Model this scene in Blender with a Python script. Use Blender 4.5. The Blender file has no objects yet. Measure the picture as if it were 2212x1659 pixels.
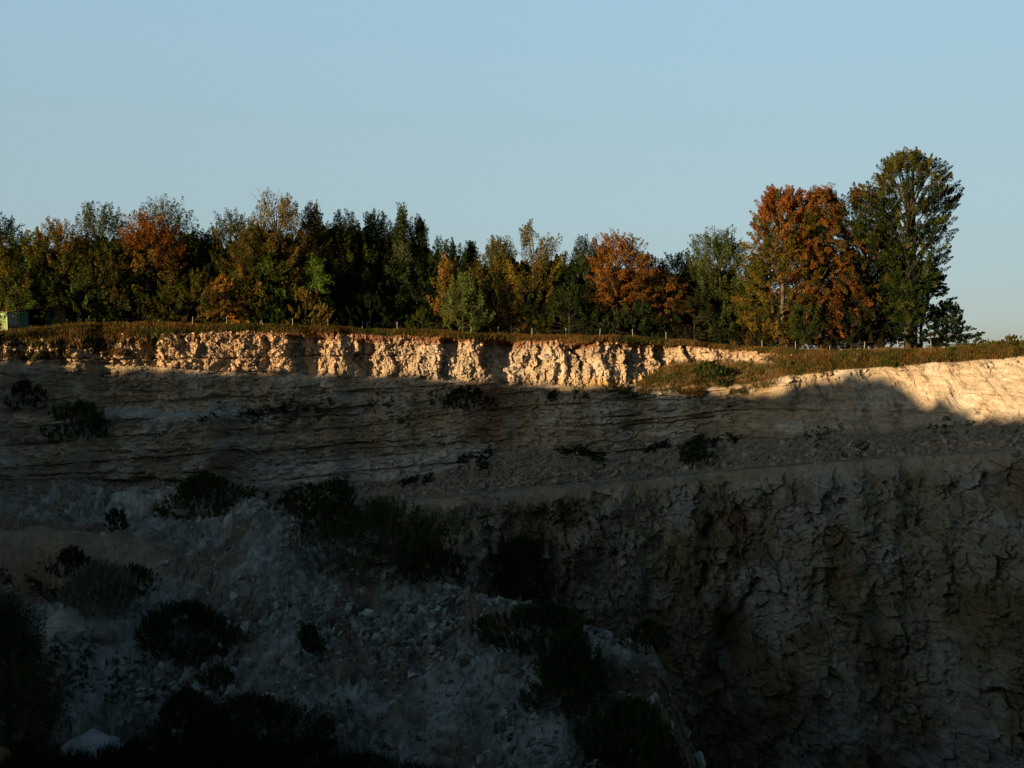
import bpy, bmesh, math, random
import numpy as np
from mathutils import Vector, Matrix

# ------------------------------------------------------------------ camera, sky, sun, exposure
scn = bpy.context.scene
F = 1336.9            # focal length in pixels of a 1024 px wide picture
HOR = 372.0           # picture row of the horizon
K = 1024/2212.0
PITCH = math.atan((384-HOR)/F)
cam = bpy.data.cameras.new("camera"); cam.lens = 47; cam.sensor_width = 36
cam.clip_start = 0.5; cam.clip_end = 9000
camo = bpy.data.objects.new("camera", cam); scn.collection.objects.link(camo)
camo.location = (0, 0, 0); camo.rotation_euler = (math.pi/2-PITCH, 0, 0)
scn.camera = camo

SUN_AZ = math.radians(50)      # left of straight behind the camera
SUN_EL = math.radians(7.5)
SD = Vector((-math.sin(SUN_AZ)*math.cos(SUN_EL), -math.cos(SUN_AZ)*math.cos(SUN_EL), math.sin(SUN_EL)))
sun = bpy.data.lights.new("sun", 'SUN'); sun.energy = 5.0; sun.angle = math.radians(0.5)
sun.color = (1.0, 0.675, 0.36)
suno = bpy.data.objects.new("sun", sun); scn.collection.objects.link(suno)
suno.rotation_euler = SD.to_track_quat('Z', 'Y').to_euler()

w = bpy.data.worlds.new("World"); scn.world = w; w.use_nodes = True
nt = w.node_tree; nt.nodes.clear()
out = nt.nodes.new('ShaderNodeOutputWorld'); bg = nt.nodes.new('ShaderNodeBackground')
sky = nt.nodes.new('ShaderNodeTexSky'); sky.sky_type = 'NISHITA'; sky.sun_disc = False
sky.sun_elevation = SUN_EL; sky.sun_rotation = math.atan2(SD.x, SD.y)
sky.altitude = 400; sky.air_density = 1.0; sky.dust_density = 1.0; sky.ozone_density = 1.0
tintn = nt.nodes.new('ShaderNodeMix'); tintn.data_type = 'RGBA'; tintn.blend_type = 'MULTIPLY'
tintn.inputs[0].default_value = 1.0; tintn.inputs[7].default_value = (1.0, 1.0, 1.0, 1)
sv = nt.nodes.new('ShaderNodeTexCoord'); sep = nt.nodes.new('ShaderNodeSeparateXYZ'); nt.links.new(sv.outputs['Generated'], sep.inputs[0])
skr = nt.nodes.new('ShaderNodeValToRGB'); nt.links.new(sep.outputs[2], skr.inputs[0])
for i, (p, c) in enumerate([(0.037, (0.531, 0.662, 1.208)), (0.058, (0.532, 0.633, 1.0)), (0.095, (0.603, 0.667, 0.876)), (0.139, (0.733, 0.762, 0.87)), (0.182, (0.855, 0.874, 0.918)), (0.224, (0.973, 1.012, 1.022)), (0.268, (1.104, 1.152, 1.139)), (0.36, (0.93, 1.0, .98)), (0.6, (0.46, 0.56, 0.54)), (1.0, (0.36, 0.46, 0.44))]):
    e = skr.color_ramp.elements[i] if i < 2 else skr.color_ramp.elements.new(p)
    e.position = p; e.color = (*c, 1)
mrx = nt.nodes.new('ShaderNodeMapRange'); mrx.inputs[1].default_value = -.4; mrx.inputs[2].default_value = .4
mrx.inputs[3].default_value = 1.2; mrx.inputs[4].default_value = .84; nt.links.new(sep.outputs[0], mrx.inputs[0])
vsc = nt.nodes.new('ShaderNodeVectorMath'); vsc.operation = 'SCALE'; nt.links.new(skr.outputs[0], vsc.inputs[0]); nt.links.new(mrx.outputs[0], vsc.inputs['Scale'])
nt.links.new(vsc.outputs[0], tintn.inputs[7])
nt.links.new(sky.outputs[0], tintn.inputs[6]); nt.links.new(tintn.outputs[2], bg.inputs[0])
bg.inputs[1].default_value = 0.06
nt.links.new(bg.outputs[0], out.inputs[0])
scn.view_settings.view_transform = 'Standard'; scn.view_settings.look = 'None'
scn.view_settings.exposure = 1.7; scn.view_settings.gamma = 1.0

# ------------------------------------------------------------------ helpers
COL = scn.collection
rng = np.random.default_rng(7)
def unproj(px, row, Y):
    """world point on the ray of picture position (px,row; 1024x768) at distance Y"""
    px = np.asarray(px, float); row = np.asarray(row, float); Y = np.asarray(Y, float)
    b = -(row-384)/F; c, s = math.cos(PITCH), math.sin(PITCH)
    y = c+b*s; z = b*c-s; x = (px-512)/F
    return np.stack(np.broadcast_arrays(x/y*Y, Y, z/y*Y), -1)
def proj(p):
    c, s = math.cos(PITCH), math.sin(PITCH)
    yy = p[..., 1]*c-p[..., 2]*s; zz = p[..., 1]*s+p[..., 2]*c
    return 512+F*p[..., 0]/yy, 384-F*zz/yy
def _h(ix, iy, seed):
    ix = ix.astype(np.int64); iy = iy.astype(np.int64)
    n = (ix*374761393+iy*668265263+seed*1442695041) & 0xffffffff
    n = ((n ^ (n >> 13))*1274126177) & 0xffffffff
    n = ((n ^ (n >> 16))*2246822519) & 0xffffffff
    return ((n ^ (n >> 15)) & 0xffffff)/float(0xffffff)
def vn(x, y, seed=0):
    ix = np.floor(x); iy = np.floor(y); fx = x-ix; fy = y-iy
    fx = fx*fx*(3-2*fx); fy = fy*fy*(3-2*fy)
    a = _h(ix, iy, seed); b = _h(ix+1, iy, seed); c = _h(ix, iy+1, seed); d = _h(ix+1, iy+1, seed)
    return (a*(1-fx)+b*fx)*(1-fy)+(c*(1-fx)+d*fx)*fy*1.0
def fbm(x, y, seed=0, o=4):
    t = 0; a = 0.5; s = 0
    for i in range(o):
        t = t+a*vn(x, y, seed+i*17); s += a; x = x*2.03+5.1; y = y*2.03+1.7; a *= .5
    return t/s
def worley(x, y, seed=0, jit=.9):
    ix = np.floor(x); iy = np.floor(y)
    f1 = np.full(x.shape, 9.); f2 = np.full(x.shape, 9.); idv = np.zeros(x.shape)
    for dx in (-1, 0, 1):
        for dy in (-1, 0, 1):
            cx = ix+dx; cy = iy+dy
            qx = cx+.5+(_h(cx, cy, seed)-.5)*jit; qy = cy+.5+(_h(cx, cy, seed+91)-.5)*jit
            d = np.sqrt((x-qx)**2+(y-qy)**2)
            c = d < f1
            f2 = np.where(c, f1, np.minimum(f2, d)); idv = np.where(c, _h(cx, cy, seed+33), idv); f1 = np.where(c, d, f1)
    return f1, f2, idv
def facets(x, y, seed=0, tilt=1.2, jit=.95):
    # broken rock: every cell is a tilted flat face with its own height
    ix = np.floor(x); iy = np.floor(y); f1 = np.full(x.shape, 9.); val = np.zeros(x.shape)
    for dx in (-1, 0, 1):
        for dy in (-1, 0, 1):
            cx = ix+dx; cy = iy+dy; h1 = _h(cx, cy, seed); h2 = _h(cx, cy, seed+91)
            px_ = x-(cx+.5+(h1-.5)*jit); py_ = y-(cy+.5+(h2-.5)*jit); d = px_*px_+py_*py_; c = d < f1
            a = _h(cx, cy, seed+33); v = (a-.5)+tilt*(px_*(_h(cx, cy, seed+7)-.5)+py_*(_h(cx, cy, seed+8)-.5))
            val = np.where(c, v, val); f1 = np.where(c, d, f1)
    return val
def sst(a, b, x):
    t = np.clip((x-a)/(b-a), 0, 1); return t*t*(3-2*t)
def mesh_np(name, V, Fc, mat=None, parent=None, colors=None, smooth=False, loc=(0, 0, 0)):
    V = np.ascontiguousarray(V, np.float32).reshape(-1, 3); Fc = np.ascontiguousarray(Fc, np.int32)
    me = bpy.data.meshes.new(name); k = Fc.shape[1]
    me.vertices.add(len(V)); me.vertices.foreach_set('co', V.ravel())
    me.loops.add(Fc.size); me.loops.foreach_set('vertex_index', Fc.ravel())
    me.polygons.add(len(Fc)); me.polygons.foreach_set('loop_start', np.arange(0, Fc.size, k, dtype=np.int32))
    me.polygons.foreach_set('loop_total', np.full(len(Fc), k, np.int32))
    me.polygons.foreach_set('use_smooth', np.full(len(Fc), smooth, bool))
    me.update(calc_edges=True)
    if colors is not None:
        at = me.color_attributes.new('Col', 'FLOAT_COLOR', 'POINT')
        c4 = np.ones((len(V), 4), np.float32); c4[:, :3] = colors
        at.data.foreach_set('color', c4.ravel())
    if mat: me.materials.append(mat)
    o = bpy.data.objects.new(name, me); COL.objects.link(o); o.location = loc
    if parent: o.parent = parent
    return o
def tag(o, label=None, cat=None, group=None, kind=None):
    if label: o['label'] = label
    if cat: o['category'] = cat
    if group: o['group'] = group
    if kind: o['kind'] = kind
    return o
def empty(name, loc, label, cat, group=None, rz=0):
    o = bpy.data.objects.new(name, None); COL.objects.link(o); o.location = loc; o.rotation_euler = (0, 0, rz)
    o.empty_display_size = .2
    return tag(o, label, cat, group)
def grid_faces(nr, nc):
    i = np.arange(nr-1)[:, None]*nc+np.arange(nc-1)[None, :]
    return np.stack([i, i+nc, i+nc+1, i+1], -1).reshape(-1, 4)
class MB:
    def __init__(s): s.v = []; s.f = []
    def add(s, vs, fs):
        b = len(s.v); s.v += [tuple(v) for v in vs]; s.f += [tuple(b+i for i in f) for f in fs]
    def box(s, c, d, rot=None):
        x, y, z = d[0]/2, d[1]/2, d[2]/2; vs = []
        for k in ((-x, -y, -z), (x, -y, -z), (x, y, -z), (-x, y, -z), (-x, -y, z), (x, -y, z), (x, y, z), (-x, y, z)):
            v = Vector(k)
            if rot: v = rot @ v
            vs.append(v+Vector(c))
        s.add(vs, [(0, 3, 2, 1), (4, 5, 6, 7), (0, 1, 5, 4), (1, 2, 6, 5), (2, 3, 7, 6), (3, 0, 4, 7)])
    def tube(s, pts, rad, n=6):
        pts = [Vector(p) for p in pts]; b = len(s.v)
        for i, p in enumerate(pts):
            d = (pts[min(i+1, len(pts)-1)]-pts[max(i-1, 0)]).normalized()
            u = d.cross(Vector((0.13, 1, 0.05))).normalized(); v = d.cross(u)
            for k in range(n):
                a = 2*math.pi*k/n; s.v.append(tuple(p+(u*math.cos(a)+v*math.sin(a))*rad[i]))
        for i in range(len(pts)-1):
            for k in range(n):
                a = b+i*n+k; c = b+i*n+(k+1) % n; s.f.append((a, c, c+n, a+n))
        s.f.append(tuple(b+k for k in range(n))[::-1]); s.f.append(tuple(b+(len(pts)-1)*n+k for k in range(n)))
    def build(s, name, mat, parent=None, smooth=False, loc=(0, 0, 0)):
        me = bpy.data.meshes.new(name); me.from_pydata(s.v, [], s.f); me.update()
        if smooth:
            for p in me.polygons: p.use_smooth = True
        me.materials.append(mat); o = bpy.data.objects.new(name, me); COL.objects.link(o); o.location = loc
        if parent: o.parent = parent
        return o

# ------------------------------------------------------------------ materials
def newmat(name, rough=.95):
    m = bpy.data.materials.new(name); m.use_nodes = True
    b = m.node_tree.nodes['Principled BSDF']; b.inputs['Roughness'].default_value = rough
    b.inputs['Specular IOR Level'].default_value = .15
    return m, m.node_tree, b
def noise_mul(nt, src, scale, lo, hi, detail=6, vec=None, rough=.65):
    n = nt.nodes.new('ShaderNodeTexNoise'); n.inputs['Scale'].default_value = scale; n.inputs['Detail'].default_value = detail
    n.inputs['Roughness'].default_value = rough
    if vec: nt.links.new(vec, n.inputs['Vector'])
    r = nt.nodes.new('ShaderNodeMapRange'); r.inputs[1].default_value = .3; r.inputs[2].default_value = .7
    r.inputs[3].default_value = lo; r.inputs[4].default_value = hi; nt.links.new(n.outputs[0], r.inputs[0])
    v = nt.nodes.new('ShaderNodeVectorMath'); v.operation = 'SCALE'
    nt.links.new(src, v.inputs[0]); nt.links.new(r.outputs[0], v.inputs['Scale'])
    return v.outputs[0], n
def rock_mat(name, bump=.6, attr=True, col=(.2, .17, .13), lo=.7, hi=1.25):
    m, nt, b = newmat(name)
    tc = nt.nodes.new('ShaderNodeTexCoord').outputs['Object']
    if attr:
        a = nt.nodes.new('ShaderNodeAttribute'); a.attribute_name = 'Col'; src = a.outputs['Color']
    else:
        a = nt.nodes.new('ShaderNodeRGB'); a.outputs[0].default_value = (*col, 1); src = a.outputs[0]
    s, n1 = noise_mul(nt, src, 1.3, lo, hi, 8, tc)
    s, n2 = noise_mul(nt, s, 7.0, .8, 1.2, 4, tc)
    nt.links.new(s, b.inputs['Base Color'])
    bu = nt.nodes.new('ShaderNodeBump'); bu.inputs['Strength'].default_value = bump; bu.inputs['Distance'].default_value = .25
    nt.links.new(n1.outputs[0], bu.inputs['Height']); nt.links.new(bu.outputs[0], b.inputs['Normal'])
    return m
M_CLIFF = rock_mat('cliff_rock'); M_SLOPE = rock_mat('slope_rubble', .5); M_RUB = rock_mat('rubble_stone', .3)
M_BOULDER = rock_mat('boulder_stone', .4, False, (.17, .15, .125))
M_WHITE = rock_mat('pale_chalk', .6, False, (.33, .34, .36), .6, 1.2)
M_OUTCROP = rock_mat('outcrop_stone', .4, False, (.27, .26, .225))
M_OCHRE = rock_mat('ochre_boulder', .4, False, (.16, .095, .05))
M_GROUND = rock_mat('field', .4, False, (.07, .06, .03))
M_HILL = rock_mat('hill_grass', .4, False, (.05, .05, .02))
def leaf_mat(name, trans=.12):
    m = bpy.data.materials.new(name); m.use_nodes = True; nt = m.node_tree; nt.nodes.clear()
    o = nt.nodes.new('ShaderNodeOutputMaterial'); a = nt.nodes.new('ShaderNodeAttribute'); a.attribute_name = 'Col'
    oi = nt.nodes.new('ShaderNodeObjectInfo')
    mx = nt.nodes.new('ShaderNodeMix'); mx.data_type = 'RGBA'; mx.blend_type = 'MULTIPLY'; mx.inputs[0].default_value = 1
    nt.links.new(a.outputs['Color'], mx.inputs[6]); nt.links.new(oi.outputs['Color'], mx.inputs[7])
    tc = nt.nodes.new('ShaderNodeTexCoord').outputs['Object']
    s, _ = noise_mul(nt, mx.outputs[2], .9, .55, 1.15, 4, tc)
    s = s; d = nt.nodes.new('ShaderNodeBsdfDiffuse'); t = nt.nodes.new('ShaderNodeBsdfTranslucent'); ms = nt.nodes.new('ShaderNodeMixShader')
    ms.inputs[0].default_value = trans
    nt.links.new(s, d.inputs[0]); nt.links.new(s, t.inputs[0])
    nt.links.new(d.outputs[0], ms.inputs[1]); nt.links.new(t.outputs[0], ms.inputs[2]); nt.links.new(ms.outputs[0], o.inputs[0])
    return m
M_LEAF = leaf_mat('leaves'); M_GRASS = leaf_mat('grass_blades', .2)
def plain(name, col, rough=.9, lo=.8, hi=1.15, sc=3.):
    m, nt, b = newmat(name, rough); r = nt.nodes.new('ShaderNodeRGB'); r.outputs[0].default_value = (*col, 1)
    tc = nt.nodes.new('ShaderNodeTexCoord').outputs['Object']
    s, _ = noise_mul(nt, r.outputs[0], sc, lo, hi, 5, tc); nt.links.new(s, b.inputs['Base Color']); return m
M_BARK = plain('bark', (.028, .023, .017)); M_BARKL = plain('pale_bark', (.06, .055, .045))

# ------------------------------------------------------------------ far cliff: profile curves (display columns 0..2212)
X = np.array([-700, 0, 150, 350, 600, 900, 1100, 1300, 1380, 1430, 1500, 1550, 1600, 1650, 1700, 1800, 1900, 2000, 2100, 2212, 2900], float)
def tab(s): return np.array([float(v) for v in s.split()])
A_ = tab("724 720 703 697 699 713 722 724 727 729 736 745 752 755 757 760 759 757 750 741 700")
B_ = tab("745 738 734 718 716 727 736 739 742 743 746 753 760 763 765 768 767 766 759 750 710")
C_ = tab("790 778 782 788 800 812 825 832 828 792 782 780 780 783 786 784 776 772 768 759 722")
D_ = tab("795 784 788 794 806 818 830 837 834 830 836 840 838 828 814 803 793 786 779 767 730")
E_ = tab("1030 1026 1024 1020 1052 1030 970 990 975 965 955 950 950 946 940 935 930 925 915 902 880")
F_ = tab("1110 1110 1110 1112 1110 1075 1055 1037 1031 1026 1017 1014 1010 1005 1000 992 985 979 972 967 950")
YA = tab("150 166 169 172 174 176 176 175 175 175 174 173 172 170 168 165 162 160 157 154 140")
dB = tab("3 3 3 1.2 .8 .8 .8 .8 .8 .8 1 1 1.5 2 2.2 2.4 2.5 2.5 2.5 2.5 2.5")
dC = tab("2 1.8 1.8 2.2 2.6 2.8 3 3 2.8 2 1.2 1 .8 .8 1 .8 .6 .6 .6 .6 .6")
dD = tab(".4 .4 .4 .4 .4 .4 .4 .5 1.5 4 4.5 5 5 4 3 2 1.6 1.5 1.4 1.2 1")
dE = tab("3 3 3 3 3.5 3.5 3 3 3 2.5 2.5 2.5 2.5 3 3.5 4 4.5 4.5 5 5 5")
SX = 1.0   # px (1024) per column
pxs = np.arange(-260, 1290, SX); xd = pxs/K
def ip(t): 
    v = np.interp(xd, X, t)
    k = np.ones(15)/15; return np.convolve(np.pad(v, 7, 'edge'), k, 'valid')
w1 = (fbm(xd/90, xd*0, 3, 4)-.5)
rA = ip(A_)+5*sst(300, 420, xd)*(1-sst(1500, 1650, xd))+w1*9+(vn(xd/22, xd*0, 5)-.5)*3; rB = ip(B_)+w1*7+(fbm(xd/30, xd*0, 6, 4)-.5)*9
rC = ip(C_)+(fbm(xd/50, xd*0, 8)-.5)*6; rD = np.maximum(ip(D_)+(fbm(xd/40, xd*0, 9)-.5)*8, rC+3)
rE = ip(E_)+(fbm(xd/60, xd*0, 10)-.5)*22; rF = ip(F_)
rB = np.maximum(rB, rA+4); rC = np.maximum(rC, rB+6); rD = np.maximum(rD, rC+4)
yA = ip(YA)+(fbm(xd/160, xd*0, 11, 3)-.5)*6
yB = yA-ip(dB); yC = yB-ip(dC); yD = yC-ip(dD); yE = yD-ip(dE)
yF = yE-(rF-rE)*.056*1.45; rG = rF+7.5; yG = yF-4.5
rH = np.full_like(rG, 1700.); yH = yG-8; rI = rH+500; yI = yH-3
ctrl = [(rA, yA, 0), (rB, yB, 26), (rC, yC, 70), (rD, yD, 14), (rE, yE, 110), (rF, yF, 60), (rG, yG, 12), (rH, yH, 320), (rI, yI, 20)]
rows, ys, zone = [], [], []
pr, py_ = ctrl[0][0], ctrl[0][1]
rows.append(pr); ys.append(py_); zone.append(0.)
for k, (r, y, n) in enumerate(ctrl[1:]):
    for j in range(1, n+1):
        t = j/n; rows.append(pr*(1-t)+r*t); ys.append(py_*(1-t)+y*t); zone.append(k+t)
    pr, py_ = r, y
R = np.array(rows); Y = np.array(ys); Z = np.array(zone)[:, None]+np.zeros_like(R)
PX = np.broadcast_to(pxs[None, :], R.shape)
XD = np.broadcast_to(xd[None, :], R.shape)
P = unproj(PX, R*K, Y)
x, z = P[..., 0], P[..., 2]
# zone weights
wU = sst(.9, 1.15, Z)*(1-sst(1.95, 2.1, Z)); wT = sst(1.9, 2.1, Z)*(1-sst(2.9, 3.05, Z))
wM = sst(2.95, 3.1, Z)*(1-sst(3.95, 4.1, Z)); wS = sst(3.9, 4.1, Z)*(1-sst(4.95, 5.0, Z)); wL = sst(6.0, 6.08, Z)
wU = np.clip(wU+wT*(1-sst(1385, 1400, XD)), 0, 1)
# large relief shared by all walls
big = (fbm(x/9, z/22, 21, 3)-.5)*5*(1-sst(1300, 1500, XD)*.4)
disp = big*(wU*.55+wM*.7+wL*.9+wT*.6)
# upper cliff: ribs, recesses and blocks
wx = x+(fbm(x/2.5, z/2.5, 23)-.5)*1.6; wz = z+(fbm(x/3, z/3, 24)-.5)*1.0
rib = 1-np.abs(fbm(wx/2.6, wz/7, 25, 3)*2-1)*2
f1, f2, c1 = worley(wx/1.0, wz/1.5, 26); g1, g2, c2 = worley(wx/.42, wz/.5, 27); 
rec = sst(.52, .60, fbm(x/5.5+3, z/9, 28, 3))
h1, h2_, c3 = worley(x/.22+z/.9, z/.26, 127)
left_ = 1-sst(560, 760, XD)
q1 = x+(fbm(x/1.1, z/1.1, 151, 4)-.5)*.9; q2 = z+(fbm(x/1.1, z/1.1, 152, 4)-.5)*.9
fa = facets(q1/1.05, q2/1.9, 153, 1.4); fb = facets(q1/.46, q2/.62, 154, 1.4); fc_ = facets(q1/.2, q2/.24, 155, 1.2)
disp += wU*(rib*.6+fa*(.6+.35*left_)+fb*.42+fc_*.25-rec*.9*(1-.6*left_)+(fbm(wx/.9, wz/3.0, 128, 4)-.5)*1.0)
for (xa, xb, ra, rb, dep) in ((312, 340, 745, 800, 1.3), (478, 496, 755, 800, 1.0), (575, 590, 735, 800, .9), (628, 700, 725, 820, 3.0), (768, 800, 735, 850, 2.2), (845, 862, 760, 830, 1.2),
                              (950, 984, 730, 850, 2.4), (1035, 1090, 735, 790, 3.0), (1050, 1070, 790, 850, 1.4), (1160, 1172, 745, 800, 1.2), (1240, 1262, 740, 800, 2.0), (1345, 1378, 745, 800, 2.0), (1416, 1455, 735, 810, 2.6), (1478, 1500, 740, 800, 2.0)):
    xq = XD+(fbm(R/14, R*0, xa, 3)-.5)*38+(R-760)*-.12
    disp -= wU*dep*.75*sst(xa-2, xa+4, xq)*(1-sst(xb-4, xb+26, xq))*sst(ra-6, ra+6, R)*(1-sst(rb-12, rb+12, R))
# bedding seam with an overhang at the left part of the upper cliff
seam = np.abs(R-(775-(XD-300)*.012)-(fbm(XD/60, XD*0, 29)-.5)*10)
disp -= wU*np.exp(-(seam/1.6)**2)*.7*(1-sst(850, 1000, XD))
# middle wall: tilted beds with broken ends
til = np.interp(XD, [0, 480, 560, 1000, 1200, 1600, 2212], [.06, .06, .08, .09, .08, .10, .04])
zb = z-til*x+(fbm(x/14, z/7, 31, 3)-.5)*.9
layn = zb/.75+ (vn(zb/1.1, zb*0, 32)-.5)*1.2
wxm = x+(fbm(x/1.5, z/1.5, 130, 4)-.5)*1.6; zbm = zb+(fbm(x/.9, z/.9, 131, 4)-.5)*.12; layn = layn+(zbm-zb)*1.2
l1, l2, cl = worley(wxm/3.0, layn, 33, .7); m1, m2, cm = worley(wxm/.9, zbm/.30, 34, .8); o1, o2, co = worley(wxm/.4, zbm/.2, 134)
lay = _h(np.floor(layn), np.floor(layn)*0, 35)
crk = np.exp(-((l2-l1)/.06)**2)
sandy = sst(1580, 1720, XD)
disp += wM*(1-sandy*.72)*((cl-.5)*.5+(cm-.5)*.32+(co-.5)*.16+(lay-.5)*.8*(vn(x/6, zb, 36)+.3)-crk*.25*sst(.5, .65, fbm(x/4, z/4, 135))+(fbm(wx/1.5, wz/4, 37)-.5)*.7)
disp += wM*sandy*((fbm(x/1.1+z*.25, z/5, 136, 4)-.5)*1.3+(fbm(x/5, z/6, 137, 4)-.5)*2.2+np.exp(-((Z-3.06)/.05)**2)*(c2-.5)*.9+(c3-.5)*.16*sst(.45, .6, fbm(x/2, z/2, 138)))
for (cx, w_, dep) in ((1705, 30, 2.0),):
    disp += wM*np.exp(-((XD-cx+(R-830)*.25+(fbm(R/25, R*0, cx)-.5)*30)/w_)**2)*dep*(1-sst(860, 900, R))
for (r0, sl, xa, xb, dep) in ((965, -.085, 640, 1050, 1.0), (940, -.085, 560, 980, .5), (905, -.10, 1300, 1590, 1.1), (925, -.11, 1330, 1560, .8), (880, -.1, 1150, 1420, .45),
                             (1010, -.09, 560, 900, .5), (1022, -.02, 0, 480, 1.1), (975, -.03, 200, 480, .6), (845, .0, 30, 430, .4), (810, .0, 60, 600, .35), (905, -.03, 560, 800, .4), (870, -.07, 1380, 1620, .5), (850, -.08, 1500, 1700, .4)):
    q = np.abs(R-(r0+(XD-xa)*sl)-(fbm(XD/35, XD*0, int(r0))-.5)*9)
    on = sst(xa-30, xa+30, XD)*(1-sst(xb-30, xb+30, XD))*sst(.25, .45, vn(XD/40, XD*0, int(r0)+3))
    disp -= np.exp(-(q/1.7)**2)*dep*on*(wM+wU*.5)
# buttress low on the left with a ledge; near wall at the very left edge
disp += (1-sst(465, 492, XD+(fbm(XD/30, R/30, 39)-.5)*40))*sst(884, 900, R+(fbm(XD/40, R*0, 38)-.5)*22)*(wM+wS)*4.5
disp += (1-sst(20, 45, XD+(R-800)*.1))*sst(760, 800, R)*2.5
disp += wM*sst(760, 880, XD-(R-840)*.0)*(1-sst(1030, 1060, XD))*0
# scree cone under the recess at x=1170
disp += wS*np.exp(-((XD-1170)/130)**2)*1.6*np.clip(1-(Z-4)*.6, 0, 1)
# scree
s1, s2, cs = worley(x/.5, Y/.5+z, 41); disp += wS*(facets(x/.5, Y/.5+z, 164, 1.2)*.4+(fbm(x/3, z, 42)-.5)*.8)
# lower wall
wx2 = x+(fbm(x/5, z/5, 51)-.5)*4; wz2 = z+(fbm(x/5, z/5, 52)-.5)*4
b1, b2, cb = worley(wx2/4.2, wz2/6.0, 53); d1, d2, cd = worley(wx2/1.7, wz2/1.9, 54); e1, e2, ce = worley(wx/.6, wz/.6, 55)
wx3 = x+(fbm(x/1.6, z/1.6, 141, 5)-.5)*1.2; wz3 = z+(fbm(x/1.6, z/1.6, 142, 5)-.5)*1.0
d1, d2, cd = worley(wx3/1.5, wz3/1.7, 54); e1, e2, ce = worley(wx3/.5, wz3/.5, 55); i1, i2, ci = worley(wx3/3.4, wz3/4.4, 143)
shelf = (z*.55+fbm(x/4, z/6, 144, 5)*6); shelf = shelf-np.floor(shelf); smask = sst(.45, .65, fbm(x/5, z/5, 145, 3))
rd = 1-np.abs(fbm(x/3.5, z/6, 146, 5)*2-1)*2
ga = facets(wx3/3.2, wz3/5.0, 161, 1.5); gb = facets(wx3/1.3, wz3/1.7, 162, 1.5, .8); gc = facets(wx3/.55, wz3/.55, 163, 1.4, .8)
disp += wL*(ga*1.3+gb*.95+gc*.5+shelf*.45*smask+rd*.6-np.exp(-((d2-d1)/.07)**2)*.5*sst(.55, .66, fbm(x/3, z/3, 147, 3))+(fbm(wx2/7, z/9, 56)-.5)*4.0+(fbm(x/.8, z/1.0, 57, 5)-.5)*.6)
for (cx, ra, rb, hw, dep) in ((1520, 1120, 1290, 8, 2.6), (1615, 1090, 1180, 9, 2.2), (1622, 1200, 1330, 12, 2.8), (1290, 1190, 1270, 20, 2.2), (1560, 1340, 1600, 26, 1.8), (1760, 1250, 1330, 12, 1.2), (2180, 1480, 1620, 4, 1.2), (1950, 1340, 1440, 5, 1.2), (1200, 1100, 1340, 60, 2.2)):
    q = np.abs(XD-cx-(fbm(R/40, R*0, cx)-.5)*60); disp -= wL*np.exp(-(q/hw)**2)*dep*sst(.25, .5, fbm(XD/20, R/25, cx+1, 3))*sst(ra-30, ra+30, R)*(1-sst(rb-40, rb+40, R))
# grass slopes
disp += (1-sst(.95, 1.1, Z))*(fbm(x/1.5, z*2, 61)-.5)*.8+wT*(fbm(x/1.6, z, 62)-.5)*1.0
# fine
disp += (wU+wM+wL+wS*.6)*(fbm(x/.35, z/.35, 71, 3)-.5)*.22
benchw = sst(4.98, 5.02, Z)*(1-sst(5.9, 6.1, Z))
P[..., 1] -= disp
P[..., 0] += (wU+wM+wL)*(fbm(z/.7, x/.7, 72)-.5)*.35
P[..., 2] += wS*((cs-.5)*.25)+benchw*(fbm(x/1.5, P[..., 1]/1.5, 73)-.5)*.5+(wM*(cm-.5)+wL*(cd-.5)*.8+wU*(c2-.5))*.18
# grass mask
gn = fbm(x/1.3, z/.8, 81, 4)
GR = (1-sst(.92, 1.02, Z))*1.0
left = (1-sst(300, 420, XD))*sst(.9, 1, Z)*(1-sst(1.7, 2.0, Z))*sst(.42, .55, fbm(XD/90, R/18, 82, 3))
GR = np.maximum(GR, left)
tong = sst(1370, 1400, XD)*sst(1.95, 2.05, Z)*(1-sst(2.85, 3.05, Z))
GR = np.maximum(GR, tong*sst(.2, .4, gn+.15)); GR = np.maximum(GR, sst(1640, 1700, XD)*(1-sst(2.85, 3.0, Z)))
GR = np.maximum(GR, sst(1250, 1400, XD)*(1-sst(1640, 1700, XD))*sst(2.9, 3., Z)*(1-sst(3.05, 3.25, Z))*.8*sst(.4, .55, gn))
# colour of the rock itself
def mixc(c, k, w): return c*(1-w[..., None])+np.array(k)*w[..., None]
C = np.zeros(P.shape)+np.array((.21, .168, .115))
n1 = fbm(x/6, z/3, 91, 4); n2 = fbm(x/2.2, z/2.2, 92, 4); n3 = fbm(x/1.2, z/9, 93, 4); nb = fbm(x/30, zb/.9, 94, 4)
C = mixc(C, (.27, .23, .18), sst(.45, .65, n2)*.7)
C = mixc(C, (.225, .16, .095), (1-sst(500, 1000, XD))*np.clip(wU+(1-sst(1, 1.5, Z)), 0, 1)*.8)
C = mixc(C, (.16, .12, .07), wM*sst(.45, .65, n1)*.8)
C = mixc(C, (.12, .10, .075), wM*sst(.5, .62, nb)*.6)
C = mixc(C, (.26, .27, .26), wM*np.exp(-((R-893+(fbm(XD/30, R*0, 98)-.5)*20)/9)**2)*sst(200, 260, XD)*(1-sst(560, 640, XD))*.9)
C = mixc(C, (.26, .27, .25), wM*sst(.55, .68, n2)*.35)
C = mixc(C, (.22, .14, .05), wU*sst(1150, 1300, XD)*sst(1.75, 1.95, Z)*sst(.4, .6, n2)*.9)
C = mixc(C, (.25, .215, .165), sst(1650, 1800, XD)*(wM)*.6*sst(.35, .6, n1))
soil = np.exp(-((Z-1.02)/.07)**2)+.8*np.exp(-((Z-1.12)/.1)**2)*sst(.45, .6, n2)
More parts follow.
